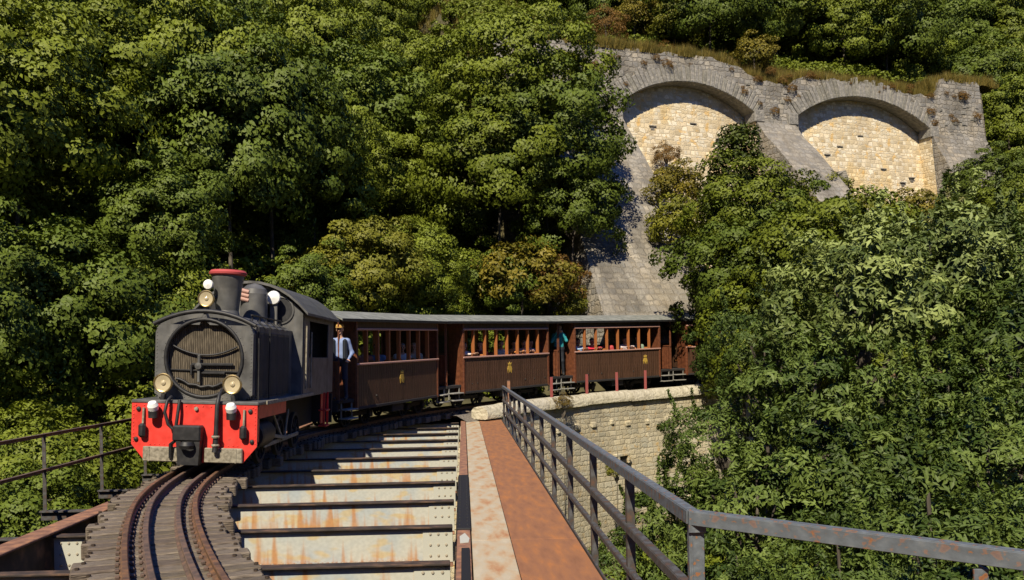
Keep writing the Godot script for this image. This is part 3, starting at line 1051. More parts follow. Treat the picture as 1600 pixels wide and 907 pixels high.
	# stones that stand proud here and there, and holes left by scaffolding
	for i in 70:
		var uu := rng.randf_range(-1.0, 25.0)
		var y := rng.randf_range(14.4, 15.6)
		var skip := false
		for a in arches:
			if uu > a[0] - 0.3 and uu < a[1] + 0.3 and y < arch_y(uu, a[0], a[1], a[2], a[3]) + 1.25:
				skip = true
		if skip: continue
		var mb := Mb.new()
		var g := rng.randf_range(0.8, 1.5)
		mb.col = Color(g, g, g * 0.95)
		mb.box(Vector3(uu, y, fz.call(y)), Vector3(rng.randf_range(0.2, 0.42), rng.randf_range(0.16, 0.26), 0.1), 0.03)
		part("proud_stone", mb, "voussoir", t)
	for e in [[3.7, 13.0], [7.6, 12.6], [14.5, 12.2], [15.4, 12.7], [18.3, 11.6], [19.6, 10.9], [20.3, 11.2], [6.1, 13.3], [16.9, 13.4]]:
		var mb := Mb.new()
		var z: float = -0.62 + 1.3 * (15.2 - e[1]) / 11.2
		mb.box(Vector3(e[0], e[1] + 0.13, z), Vector3(0.4, 0.08, 0.14), 0.02)
		mb.box(Vector3(e[0], e[1], z + 0.005), Vector3(0.22, 0.18, 0.02))
		mb.col = Color(0.6, 0.6, 0.6)
		part("scaffold_hole", mb, "rock", t)

func rock_mesh(sd: int) -> Mb:
	var nz := noise(0.9, sd, 3)
	var mb := Mb.new()
	var at := func(i: int, j: int) -> Vector3:
		var th := PI * j / 9.0
		var ph := TAU * i / 14.0
		var d := Vector3(sin(th) * cos(ph), cos(th), sin(th) * sin(ph))
		var r := 1.0 + nz.get_noise_3d(d.x * 1.2, d.y * 1.2, d.z * 1.2) * 0.9
		return (d * r).snapped(Vector3(0.13, 0.1, 0.13))
	for j in 9:
		for i in 14:
			var a: Vector3 = at.call(i, j)
			var b: Vector3 = at.call((i + 1) % 14, j)
			var c: Vector3 = at.call((i + 1) % 14, j + 1)
			var d: Vector3 = at.call(i, j + 1)
			if a.distance_to(b) > 0.01: mb.tri(a, b, c, a + b + c)
			if c.distance_to(d) > 0.01: mb.tri(a, c, d, a + c + d)
	return mb

# ---------------------------------------------------------------- train
func ring_pts(r: float, n: int, a0 := 0.0, a1 := TAU, c := Vector3.ZERO) -> PackedVector3Array:
	var p := PackedVector3Array()
	for i in n + 1:
		var a := lerpf(a0, a1, float(i) / n)
		p.append(c + Vector3(cos(a) * r, sin(a) * r, 0))
	return p

func fill(n: int, r: float) -> PackedFloat32Array:
	var p := PackedFloat32Array()
	p.resize(n)
	p.fill(r)
	return p

func face_z(at: Vector3) -> Transform3D:       # lathe axis pointing to +z
	return Transform3D(Basis(Vector3.RIGHT, PI / 2), at)

func headlamp(at: Vector3, r: float, parent: Node3D) -> void:
	var body := Mb.new()
	body.lathe([[0.0, -r * 1.1], [r * 0.55, -r * 1.05], [r * 0.8, -r * 0.5], [r * 0.92, 0.0]], face_z(at), 18)
	var o := part("headlight", body, "loco_black", parent)
	var rim := Mb.new()
	rim.lathe([[r * 0.92, -r * 0.1], [r * 1.03, -r * 0.06], [r * 1.05, r * 0.08], [r * 0.95, r * 0.16], [r * 0.84, r * 0.1]], face_z(at), 20)
	part("rim", rim, "brass", o)
	var g := Mb.new()
	g.lathe([[r * 0.86, r * 0.09], [r * 0.6, r * 0.02], [r * 0.3, -r * 0.06], [r * 0.22, r * 0.05], [0.0, r * 0.14]], face_z(at), 20)
	part("lens", g, "lamp_glass", o)

func wheel(at: Vector3, r: float, parent: Node3D, called := "wheel") -> void:
	var mb := Mb.new()
	var xf := Transform3D(Basis(Vector3.BACK, -PI / 2), at)
	mb.lathe([[r * 0.78, -0.03], [r, -0.035], [r, 0.03], [r * 0.97, 0.035], [r * 0.8, 0.035], [r * 0.78, -0.03]], xf, 20)
	mb.lathe([[0.0, 0.06], [r * 0.2, 0.055], [r * 0.22, -0.03]], xf, 10)
	for i in 8:
		var a := TAU * i / 8
		var d := Vector3(0, sin(a), cos(a))
		mb.bar(at + d * r * 0.15, at + d * r * 0.82, 0.03, 0.045, 0.0, Vector3.RIGHT)
	part(called, mb, "car_under", parent)

func arch_roof(mb: Mb, w: float, eave: float, crown: float, z0: float, z1: float, th: float, n := 12) -> void:
	# a barrel roof of the given width with thickness
	var up := []
	var lo := []
	for i in n + 1:
		var a := lerpf(-1.0, 1.0, float(i) / n)
		var y := eave + (crown - eave) * (1.0 - pow(absf(a), 2.2))
		up.append(Vector2(a * w / 2, y))
		lo.append(Vector2(a * w / 2, y - th))
	for i in n:
		var d: Vector2 = up[i + 1] - up[i]
		var nn := Vector3(-d.y, d.x, 0)
		mb.quad(Vector3(up[i].x, up[i].y, z0), Vector3(up[i + 1].x, up[i + 1].y, z0), Vector3(up[i + 1].x, up[i + 1].y, z1), Vector3(up[i].x, up[i].y, z1), nn)
		mb.quad(Vector3(lo[i].x, lo[i].y, z0), Vector3(lo[i + 1].x, lo[i + 1].y, z0), Vector3(lo[i + 1].x, lo[i + 1].y, z1), Vector3(lo[i].x, lo[i].y, z1), -nn)
		for z in [z0, z1]:
			mb.quad(Vector3(up[i].x, up[i].y, z), Vector3(up[i + 1].x, up[i + 1].y, z), Vector3(lo[i + 1].x, lo[i + 1].y, z), Vector3(lo[i].x, lo[i].y, z), Vector3.BACK if z == maxf(z0, z1) else Vector3.FORWARD)
	for i in [0, n]:
		mb.quad(Vector3(up[i].x, up[i].y, z0), Vector3(up[i].x, up[i].y, z1), Vector3(lo[i].x, lo[i].y, z1), Vector3(lo[i].x, lo[i].y, z0), Vector3.LEFT if i == 0 else Vector3.RIGHT)

func build_loco() -> void:
	# local: +z to the front, +x to the inside of the curve, origin midway on the rails; front plate at z = 2.95
	var L := 5.9
	var t := thing("locomotive", "dark grey steam-outline locomotive with a red buffer plate and round headlights", "locomotive", frame_at(S_LOCO, S_LOCO + L, deg_to_rad(2.3)))
	var f := L / 2
	var plate := Mb.new()
	plate.prism(PackedVector2Array([Vector2(-0.7, 0.14), Vector2(0.7, 0.14), Vector2(0.9, 0.38), Vector2(0.9, 0.96), Vector2(-0.9, 0.96), Vector2(-0.9, 0.38)]), 0.04, Transform3D(Basis(), Vector3(0, 0, f - 0.04)))
	var po := part("buffer_plate", plate, "loco_red", t)
	var bolts := Mb.new()
	for p in [[-0.83, 0.45], [0.83, 0.45], [-0.8, 0.88], [0.8, 0.88]]:
		bolts.lathe([[0.035, 0.0], [0.03, 0.02], [0.0, 0.03]], face_z(Vector3(p[0], p[1], f)), 8)
	part("bolts", bolts, "loco_black", po)
	var rv := Mb.new()
	for i in 15:
		rivet(rv, Vector3(-0.84 + i * 0.12, 0.935, f), Vector3.BACK, 0.013)
	for i in 10:
		for sx in [-1.0, 1.0]:
			rivet(rv, Vector3(sx * 0.872, 0.42 + i * 0.055, f), Vector3.BACK, 0.011)
			rivet(rv, Vector3(sx * 0.12 * (i + 0.5) * 0.55, 0.385, f), Vector3.BACK, 0.011)
	part("rivets", rv, "loco_red", po).set_meta("kind", "stuff")
	for sx in [-1.0, 1.0]:
		var g := Mb.new()
		g.box(Vector3(sx * 0.44, 0.25, f + 0.03), Vector3(0.54, 0.21, 0.06), 0.012)
		g.bar(Vector3(sx * 0.62, 0.15, f + 0.062), Vector3(sx * 0.62, 0.35, f + 0.062), 0.02, 0.01)
		part("guard_plate", g, "bare_steel", t)
		var h := Mb.new()
		h.rod(Vector3(sx * 0.72, 0.9, f + 0.02), Vector3(sx * 0.72, 0.66, f + 0.04), 0.018)
		var ho := part("hanging_link", h, "bare_steel", t)
		var b := Mb.new()
		b.box(Vector3(sx * 0.72, 0.58, f + 0.06), Vector3(0.1, 0.2, 0.09), 0.03)
		part("link_end", b, "loco_black", ho)
		var lb := Mb.new()
		lb.lathe([[0.07, -0.14], [0.075, -0.05], [0.06, 0.0]], Transform3D(Basis(), Vector3(sx * 0.555, 0.9, f + 0.08)), 12)
		var lo := part("marker_lamp", lb, "loco_black", t)
		var lg := Mb.new()
		lg.lathe([[0.074, -0.01], [0.078, 0.05], [0.055, 0.1], [0.0, 0.125]], Transform3D(Basis(Vector3.RIGHT, 0.5), Vector3(sx * 0.555, 0.895, f + 0.09)), 14)
		part("bulb_cover", lg, "white_glass", lo)
	# brake hoses and the coupler
	var hs := Mb.new()
	hs.tube(PackedVector3Array([Vector3(-0.34, 1.06, f - 0.02), Vector3(-0.36, 1.0, f + 0.09), Vector3(-0.38, 0.85, f + 0.12), Vector3(-0.33, 0.68, f + 0.12), Vector3(-0.24, 0.58, f + 0.1), Vector3(-0.22, 0.68, f + 0.1), Vector3(-0.2, 0.9, f + 0.08), Vector3(-0.2, 1.02, f + 0.04)]), fill(8, 0.024), 8)
	part("brake_hose", hs, "loco_black", t)
	hs = Mb.new()
	hs.tube(PackedVector3Array([Vector3(0.36, 1.2, f - 0.15), Vector3(0.36, 1.1, f + 0.03), Vector3(0.35, 0.95, f + 0.08), Vector3(0.35, 0.6, f + 0.1), Vector3(0.345, 0.42, f + 0.1), Vector3(0.34, 0.3, f + 0.12)]), PackedFloat32Array([0.022, 0.028, 0.034, 0.036, 0.045, 0.04]), 8)
	part("brake_hose", hs, "loco_black", t)
	var cl := Mb.new()
	for y in [0.52, 0.40]:
		cl.lathe([[0.05, -0.02], [0.06, 0.0], [0.05, 0.02]], Transform3D(Basis(), Vector3(0.345, y, f + 0.11)), 10)
	part("hose_clip", cl, "bare_steel", t)
	var cp := Mb.new()
	cp.box(Vector3(-0.05, 0.56, f + 0.09), Vector3(0.40, 0.22, 0.18), 0.02)
	cp.prism(PackedVector2Array([Vector2(-0.2, 0.46), Vector2(-0.17, 0.12), Vector2(0.12, 0.12), Vector2(0.14, 0.46)]), 0.16, Transform3D(Basis(), Vector3(0, 0, f)))
	cp.lathe([[0.09, -0.05], [0.11, 0.0], [0.09, 0.05]], Transform3D(Basis(), Vector3(-0.03, 0.4, f + 0.2)), 12)
	part("coupler", cp, "loco_black", t)
	var hk := Mb.new()
	hk.tube(PackedVector3Array([Vector3(-0.3, 0.2, f + 0.07), Vector3(-0.29, 0.4, f + 0.1), Vector3(-0.2, 0.47, f + 0.11), Vector3(-0.14, 0.4, f + 0.12)]), fill(4, 0.03), 6)
	part("coupling_hook", hk, "loco_black", t)
	var lid := Mb.new()
	lid.lathe([[0.03, 0.0], [0.028, 0.03], [0.0, 0.035]], face_z(Vector3(0.03, 0.9, f)), 8)
	part("lamp_bracket", lid, "bare_steel", t)
	# footplate and frame
	var fp := Mb.new()
	fp.box(Vector3(0, 0.985, f - 1.85), Vector3(1.82, 0.05, 3.7), 0.012)
	part("footplate", fp, "loco_grey", t)
	var edge := Mb.new()
	edge.box(Vector3(0.925, 0.985, f - 2.0), Vector3(0.02, 0.06, 3.2), 0.005)
	part("footplate_edge", edge, "bare_steel", t)
	var fr := Mb.new()
	for sx in [-1.0, 1.0]:
		fr.box(Vector3(sx * 0.42, 0.62, 0.0), Vector3(0.04, 0.66, 5.7))
	fr.box(Vector3(0, 0.6, -f + 0.05), Vector3(1.7, 0.6, 0.06))
	part("frame", fr, "car_under", t)
	var red := Mb.new()
	red.box(Vector3(0.86, 0.68, f - 0.13), Vector3(0.03, 0.5, 0.16), 0.006)
	red.box(Vector3(0.86, 0.86, f - 1.0), Vector3(0.02, 0.2, 1.6), 0.004)
	part("frame_valance", red, "loco_red", t)
	for i in 3:
		wheel(Vector3(0.6, 0.33, 1.75 - i * 1.15), 0.33, t)
		wheel(Vector3(-0.6, 0.33, 1.75 - i * 1.15), 0.33, t)
	var rod := Mb.new()
	rod.bar(Vector3(0.68, 0.27, 1.75), Vector3(0.68, 0.27, -0.55), 0.03, 0.07, 0.008)
	rod.bar(Vector3(0.72, 0.5, 2.2), Vector3(0.72, 0.3, 0.6), 0.03, 0.06, 0.008)
	rod.bar(Vector3(0.7, 0.75, 1.3), Vector3(0.72, 0.28, 0.75), 0.03, 0.05, 0.008)
	rod.bar(Vector3(0.7, 0.75, 0.3), Vector3(0.72, 0.28, 0.6), 0.03, 0.05, 0.008)
	part("coupling_rod", rod, "bare_steel", t)
	var cyl := Mb.new()
	cyl.lathe([[0.0, -0.36], [0.19, -0.36], [0.2, -0.3], [0.2, 0.3], [0.19, 0.36], [0.0, 0.36]], face_z(Vector3(0.72, 0.5, 2.3)), 16)
	part("cylinder", cyl, "loco_black", t)
	var tb := Mb.new()
	tb.box(Vector3(0.8, 0.87, f - 1.35), Vector3(0.12, 0.16, 0.24), 0.02)
	part("tool_box", tb, "bare_steel", t)
	# hood
	var hf := f - 0.45
	var hb := f - 2.75
	var prof := PackedVector2Array([Vector2(-0.72, 1.01), Vector2(0.72, 1.01), Vector2(0.72, 2.08)])
	for i in 11:
		var a := lerpf(1.0, -1.0, i / 10.0)
		prof.append(Vector2(a * 0.72, 2.1 + 0.19 * (1.0 - a * a)))
	prof.append(Vector2(-0.72, 2.08))
	var hood := Mb.new()
	hood.prism(prof, hf - hb - 0.03, Transform3D(Basis(), Vector3(0, 0, hb)))
	part("hood", hood, "loco_grey", t)
	# front sheet with the round opening
	var fs := Mb.new()
	var cc := Vector2(0.0, 1.615)
	var n := 40
	var outer := func(a: float) -> Vector2:
		var d := Vector2(cos(a), sin(a))
		var best := 5.0
		if absf(d.x) > 1e-4: best = minf(best, 0.72 / absf(d.x))
		if d.y < -1e-4: best = minf(best, (1.01 - cc.y) / d.y)
		if d.y > 1e-4:
			for it in 6:
				var x := clampf(d.x * best, -0.72, 0.72)
				best = minf(best, (2.1 + 0.19 * (1.0 - x * x / 0.5184) - cc.y) / d.y)
		return cc + d * best
	for i in n:
		var a := TAU * i / n
		var b := TAU * (i + 1) / n
		var pa: Vector2 = outer.call(a)
		var pb: Vector2 = outer.call(b)
		var qa := cc + Vector2(cos(a), sin(a)) * 0.555
		var qb := cc + Vector2(cos(b), sin(b)) * 0.555
		fs.quad(Vector3(pa.x, pa.y, hf + 0.1), Vector3(pb.x, pb.y, hf + 0.1), Vector3(qb.x, qb.y, hf + 0.1), Vector3(qa.x, qa.y, hf + 0.1), Vector3.BACK)
		fs.quad(Vector3(pa.x, pa.y, hf + 0.1), Vector3(pb.x, pb.y, hf + 0.1), Vector3(pb.x, pb.y, hf - 0.03), Vector3(pa.x, pa.y, hf - 0.03), Vector3(cos(a), sin(a), 0))
		fs.quad(Vector3(qa.x, qa.y, hf + 0.1), Vector3(qb.x, qb.y, hf + 0.1), Vector3(qb.x, qb.y, hf - 0.02), Vector3(qa.x, qa.y, hf - 0.02), -Vector3(cos(a), sin(a), 0))
	part("front_sheet", fs, "loco_grey", t)
	var r2 := Mb.new()
	for i in 20:
		for sx in [-1.0, 1.0]:
			rivet(r2, Vector3(sx * 0.695, 1.05 + i * 0.052, hf + 0.1), Vector3.BACK, 0.01)
	for i in 22:
		rivet(r2, Vector3(-0.66 + i * 0.063, 1.04, hf + 0.1), Vector3.BACK, 0.01)
	for i in 36:
		var a := TAU * i / 36.0
		var rr := cc + Vector2(cos(a), sin(a)) * 0.61
		if rr.y > 1.03: rivet(r2, Vector3(rr.x, rr.y, hf + 0.1), Vector3.BACK, 0.009)
	part("rivets", r2, "loco_grey", t).set_meta("kind", "stuff")
	var rg := Mb.new()
	rg.tube(ring_pts(0.565, 40, 0, TAU, Vector3(cc.x, cc.y, hf + 0.1)), fill(41, 0.028), 6, false)
	var rgo := part("smokebox_ring", rg, "loco_black", t)
	var dr := Mb.new()
	var slats := 40
	for i in slats:
		var x := lerpf(-0.54, 0.54, (i + 0.5) / slats)
		var hh := sqrt(0.552 * 0.552 - x * x)
		dr.box(Vector3(cc.x + x, cc.y, hf - 0.005), Vector3(0.022, hh * 2.0, 0.03), 0.004)
	var door := part("smokebox_door", dr, "smokebox", t)
	var gb := Mb.new()
	gb.box(Vector3(cc.x, cc.y, hf - 0.022), Vector3(0.9, 0.9, 0.004))
	part("grille_back", gb, "loco_black", door)
	var bars := Mb.new()
	bars.bar(Vector3(-0.2, 1.52, hf + 0.05), Vector3(0.42, 1.53, hf + 0.05), 0.035, 0.04, 0.008)
	bars.bar(Vector3(-0.05, 1.40, hf + 0.05), Vector3(0.3, 1.40, hf + 0.05), 0.035, 0.035, 0.008)
	bars.bar(Vector3(-0.54, 1.44, hf + 0.03), Vector3(0.54, 1.42, hf + 0.03), 0.02, 0.02, 0.004)
	bars.bar(Vector3(-0.2, 1.36, hf + 0.05), Vector3(-0.2, 1.52, hf + 0.05), 0.03, 0.03, 0.006)
	part("door_bar", bars, "loco_black", door)
	var hd := Mb.new()
	hd.bar(Vector3(-0.08, 1.26, hf + 0.08), Vector3(-0.08, 1.66, hf + 0.08), 0.04, 0.03, 0.008)
	hd.lathe([[0.05, -0.03], [0.05, 0.05], [0.0, 0.06]], face_z(Vector3(-0.08, 1.5, hf + 0.07)), 10)
	part("door_handle", hd, "loco_grey", door)
	var hoop := Mb.new()
	var hp := PackedVector3Array()
	for i in 15:
		var a := lerpf(-1.0, 1.0, i / 14.0)
		hp.append(Vector3(a * 0.47, 1.66 + a * a * 0.13, hf + 0.05))
	hoop.tube(hp, fill(15, 0.016), 6)
	hp = PackedVector3Array()
	for i in 15:
		var a := lerpf(-1.0, 1.0, i / 14.0)
		hp.append(Vector3(a * 0.42, 1.2 + a * a * 0.12 + sin(a * 14.0) * 0.012, hf + 0.04))
	hoop.tube(hp, fill(15, 0.022), 6)
	part("door_strap", hoop, "loco_black", door)
	# lip over the front
	var lip := Mb.new()
	var lp := PackedVector3Array()
	for i in 17:
		var a := lerpf(-1.0, 1.0, i / 16.0)
		lp.append(Vector3(a * 0.75, 2.1 + 0.2 * (1.0 - a * a), hf + 0.1))
	lip.tube(lp, fill(17, 0.034), 8)
	part("hood_lip", lip, "loco_black", t)
	headlamp(Vector3(-0.5, 1.25, hf + 0.34), 0.135, t)
	headlamp(Vector3(0.5, 1.25, hf + 0.34), 0.135, t)
	for sx in [-1.0, 1.0]:
		var br := Mb.new()
		br.bar(Vector3(sx * 0.5, 1.1, hf + 0.3), Vector3(sx * 0.52, 1.0, hf + 0.3), 0.08, 0.06, 0.01)
		br.bar(Vector3(sx * 0.5, 1.2, hf + 0.24), Vector3(sx * 0.5, 1.2, hf + 0.08), 0.06, 0.06, 0.01)
		part("lamp_stay", br, "loco_black", t)
	# side doors of the hood
	for sx in [-1.0, 1.0]:
		for i in 5:
			var z := hf - 0.24 - i * 0.4
			var mb := Mb.new()
			mb.box(Vector3(sx * 0.727, 1.53, z), Vector3(0.02, 0.98, 0.37), 0.006)
			for k in 5:
				mb.box(Vector3(sx * 0.738, 1.53, z - 0.14 + k * 0.07), Vector3(0.012, 0.9, 0.022), 0.003)
			part("hood_door", mb, "loco_side", t)
	var rail := Mb.new()
	for sx in [-1.0, 1.0]:
		rail.rod(Vector3(sx * 0.6, 2.27, hf - 0.2), Vector3(sx * 0.6, 2.25, hb + 0.2), 0.014, 6)
		for i in 5:
			rail.rod(Vector3(sx * 0.6, 2.27, hf - 0.25 - i * 0.42), Vector3(sx * 0.6, 2.12, hf - 0.25 - i * 0.42), 0.012, 6)
			rail.rod(Vector3(sx * 0.76, 2.08, hf - 0.05 - i * 0.4), Vector3(sx * 0.62, 2.2, hf - 0.05 - i * 0.4), 0.012, 6)
	rail.rod(Vector3(0.76, 2.08, hf - 0.05), Vector3(0.77, 1.02, hf - 0.05), 0.014, 6)
	rail.rod(Vector3(0.78, 2.1, hf - 0.6), Vector3(0.78, 1.0, hf - 0.6), 0.012, 6)
	part("hand_rail", rail, "loco_black", t)
	# chimney, dome, lamps on top
	var ch := Mb.new()
	ch.lathe([[0.24, 0.0], [0.19, 0.05], [0.175, 0.12], [0.215, 0.46], [0.245, 0.62], [0.25, 0.68]], Transform3D(Basis(), Vector3(0.03, 2.24, hf - 0.85)), 24)
	var co := part("chimney", ch, "loco_grey", t)
	var cap := Mb.new()
	cap.lathe([[0.25, 0.66], [0.285, 0.68], [0.29, 0.71], [0.26, 0.745], [0.19, 0.75], [0.185, 0.5]], Transform3D(Basis(), Vector3(0.03, 2.24, hf - 0.85)), 24)
	part("chimney_cap", cap, "chimney_red", co)
	headlamp(Vector3(-0.19, 2.52, hf - 0.5), 0.125, t)
	var ws := Mb.new()
	ws.lathe([[0.0, -0.06], [0.06, -0.05], [0.078, 0.0]], face_z(Vector3(-0.18, 2.74, hf - 0.55)), 14)
	var wo := part("signal_lamp", ws, "loco_black", t)
	var wg := Mb.new()
	wg.lathe([[0.08, 0.0], [0.07, 0.03], [0.0, 0.05]], face_z(Vector3(-0.18, 2.74, hf - 0.55)), 14)
	part("lens", wg, "white_glass", wo)
	var ls := Mb.new()
	ls.bar(Vector3(-0.19, 2.26, hf - 0.6), Vector3(-0.19, 2.44, hf - 0.58), 0.05, 0.05, 0.01)
	ls.bar(Vector3(-0.18, 2.5, hf - 0.62), Vector3(-0.06, 2.6, hf - 0.75), 0.04, 0.04, 0.01)
	ls.rod(Vector3(-0.05, 2.3, hf - 0.5), Vector3(0.28, 2.26, hf - 0.45), 0.02, 6)
	part("lamp_stay", ls, "loco_black", t)
	var dm := Mb.new()
	dm.lathe([[0.25, 0.0], [0.225, 0.05], [0.22, 0.5], [0.2, 0.58], [0.12, 0.65], [0.0, 0.68]], Transform3D(Basis(), Vector3(0.16, 2.2, hb + 0.42)), 20)
	var dmo := part("sand_dome", dm, "loco_grey", t)
	var wh := Mb.new()
	for i in 3:
		wh.lathe([[0.0, -0.12], [0.035, -0.11], [0.04, 0.1], [0.0, 0.12]], Transform3D(Basis(Vector3.BACK, 1.35), Vector3(0.02, 2.6 + i * 0.07, hb + 0.62)), 10)
	part("whistle", wh, "car_trim", dmo)
	var l2 := Mb.new()
	l2.lathe([[0.0, -0.1], [0.09, -0.08], [0.12, 0.0]], face_z(Vector3(0.43, 2.66, hb + 0.2)), 16)
	var l2o := part("signal_lamp", l2, "loco_black", t)
	var g2 := Mb.new()
	g2.lathe([[0.12, 0.0], [0.11, 0.03], [0.0, 0.06]], face_z(Vector3(0.43, 2.66, hb + 0.2)), 16)
	part("lens", g2, "white_glass", l2o)
	var st := Mb.new()
	st.bar(Vector3(0.43, 2.1, hb + 0.16), Vector3(0.43, 2.56, hb + 0.16), 0.13, 0.06, 0.01, Vector3.BACK)
	part("lamp_post", st, "loco_grey", l2o)
	# cab
	var cb := -f + 0.35
	var cw := 0.9
	var cabp := PackedVector2Array([Vector2(-cw, 0.95), Vector2(cw, 0.95), Vector2(cw, 2.42)])
	for i in 13:
		var a := lerpf(1.0, -1.0, i / 12.0)
		cabp.append(Vector2(a * cw, 2.42 + 0.47 * (1.0 - pow(absf(a), 2.2))))
	cabp.append(Vector2(-cw, 2.42))
	for zz in [hb - 0.05, cb]:
		var front := Mb.new()
		front.prism(cabp, 0.05, Transform3D(Basis(), Vector3(0, 0, zz)))
		part("cab_wall", front, "loco_grey", t)
	for sx in [-1.0, 1.0]:
		var w := Mb.new()
		w.lathe([[0.0, 0.012], [0.215, 0.012], [0.215, 0.0]], face_z(Vector3(sx * 0.5, 2.46, hb)), 24)
		var wo2 := part("cab_window", w, "loco_black", t)
		var wr := Mb.new()
		wr.lathe([[0.215, 0.0], [0.22, 0.03], [0.245, 0.025], [0.25, 0.0]], face_z(Vector3(sx * 0.5, 2.46, hb)), 24)
		part("window_frame", wr, "loco_grey", wo2)
		var sd := Mb.new()
		sd.box(Vector3(sx * cw, 1.68, hb - 0.28), Vector3(0.03, 1.46, 0.46), 0.005)
		sd.box(Vector3(sx * cw, 1.68, cb + 0.3), Vector3(0.03, 1.46, 0.52), 0.005)
		sd.box(Vector3(sx * cw, 1.3, (hb + cb) / 2), Vector3(0.026, 0.7, hb - cb - 0.9), 0.005)
		sd.box(Vector3(sx * cw, 2.36, (hb + cb) / 2), Vector3(0.026, 0.12, hb - cb - 0.9), 0.005)
		part("cab_side", sd, "loco_grey", t)
		var gr := Mb.new()
		gr.rod(Vector3(sx * 0.95, 1.1, hb - 0.5), Vector3(sx * 0.95, 2.1, hb - 0.5), 0.016, 6)
		gr.rod(Vector3(sx * 0.95, 1.1, hb - 0.1), Vector3(sx * 0.95, 2.2, hb - 0.1), 0.016, 6)
		part("grab_rail", gr, "bare_steel", t)
		var sp := Mb.new()
		for y in [0.32, 0.62]:
			sp.box(Vector3(sx * 0.9, y, cb + 0.75), Vector3(0.16, 0.03, 0.36), 0.006)
		for dz in [-0.17, 0.17]:
			sp.box(Vector3(sx * 0.93, 0.64, cb + 0.75 + dz), Vector3(0.04, 0.66, 0.02), 0.004)
		sp.box(Vector3(sx * 0.86, 0.66, cb + 0.75), Vector3(0.02, 0.6, 0.34), 0.004)
		part("cab_step", sp, "loco_red", t)
	var inn := Mb.new()
	inn.box(Vector3(0, 0.97, (hb + cb) / 2), Vector3(1.7, 0.05, hb - cb - 0.12))
	inn.box(Vector3(-0.2, 1.5, hb - 0.4), Vector3(1.0, 1.0, 0.5), 0.05)
	part("cab_floor", inn, "loco_black", t)
	var rf := Mb.new()
	arch_roof(rf, 2.02, 2.42, 2.95, cb - 0.12, hb + 0.12, 0.045)
	part("cab_roof", rf, "loco_grey", t)
	var tk := Mb.new()
	tk.box(Vector3(0, 1.25, cb - 0.17), Vector3(1.6, 0.6, 0.34), 0.02)
	part("rear_bunker", tk, "loco_black", t)

func crest(mb: Mb, at: Vector3) -> void:
	# a small gilt crest: shield under a crown, with side leaves
	var xf := Transform3D(Basis(Vector3.UP, PI / 2), at)
	mb.prism(PackedVector2Array([Vector2(-0.07, 0.09), Vector2(0.07, 0.09), Vector2(0.07, -0.03), Vector2(0.0, -0.13), Vector2(-0.07, -0.03)]), 0.012, xf)
	mb.prism(PackedVector2Array([Vector2(-0.07, 0.11), Vector2(0.07, 0.11), Vector2(0.085, 0.18), Vector2(0.035, 0.14), Vector2(0.0, 0.2), Vector2(-0.035, 0.14), Vector2(-0.085, 0.18)]), 0.012, xf)
	for s in [-1.0, 1.0]:
		mb.prism(PackedVector2Array([Vector2(s * 0.08, -0.14), Vector2(s * 0.115, -0.02), Vector2(s * 0.085, 0.06)]), 0.01, xf)

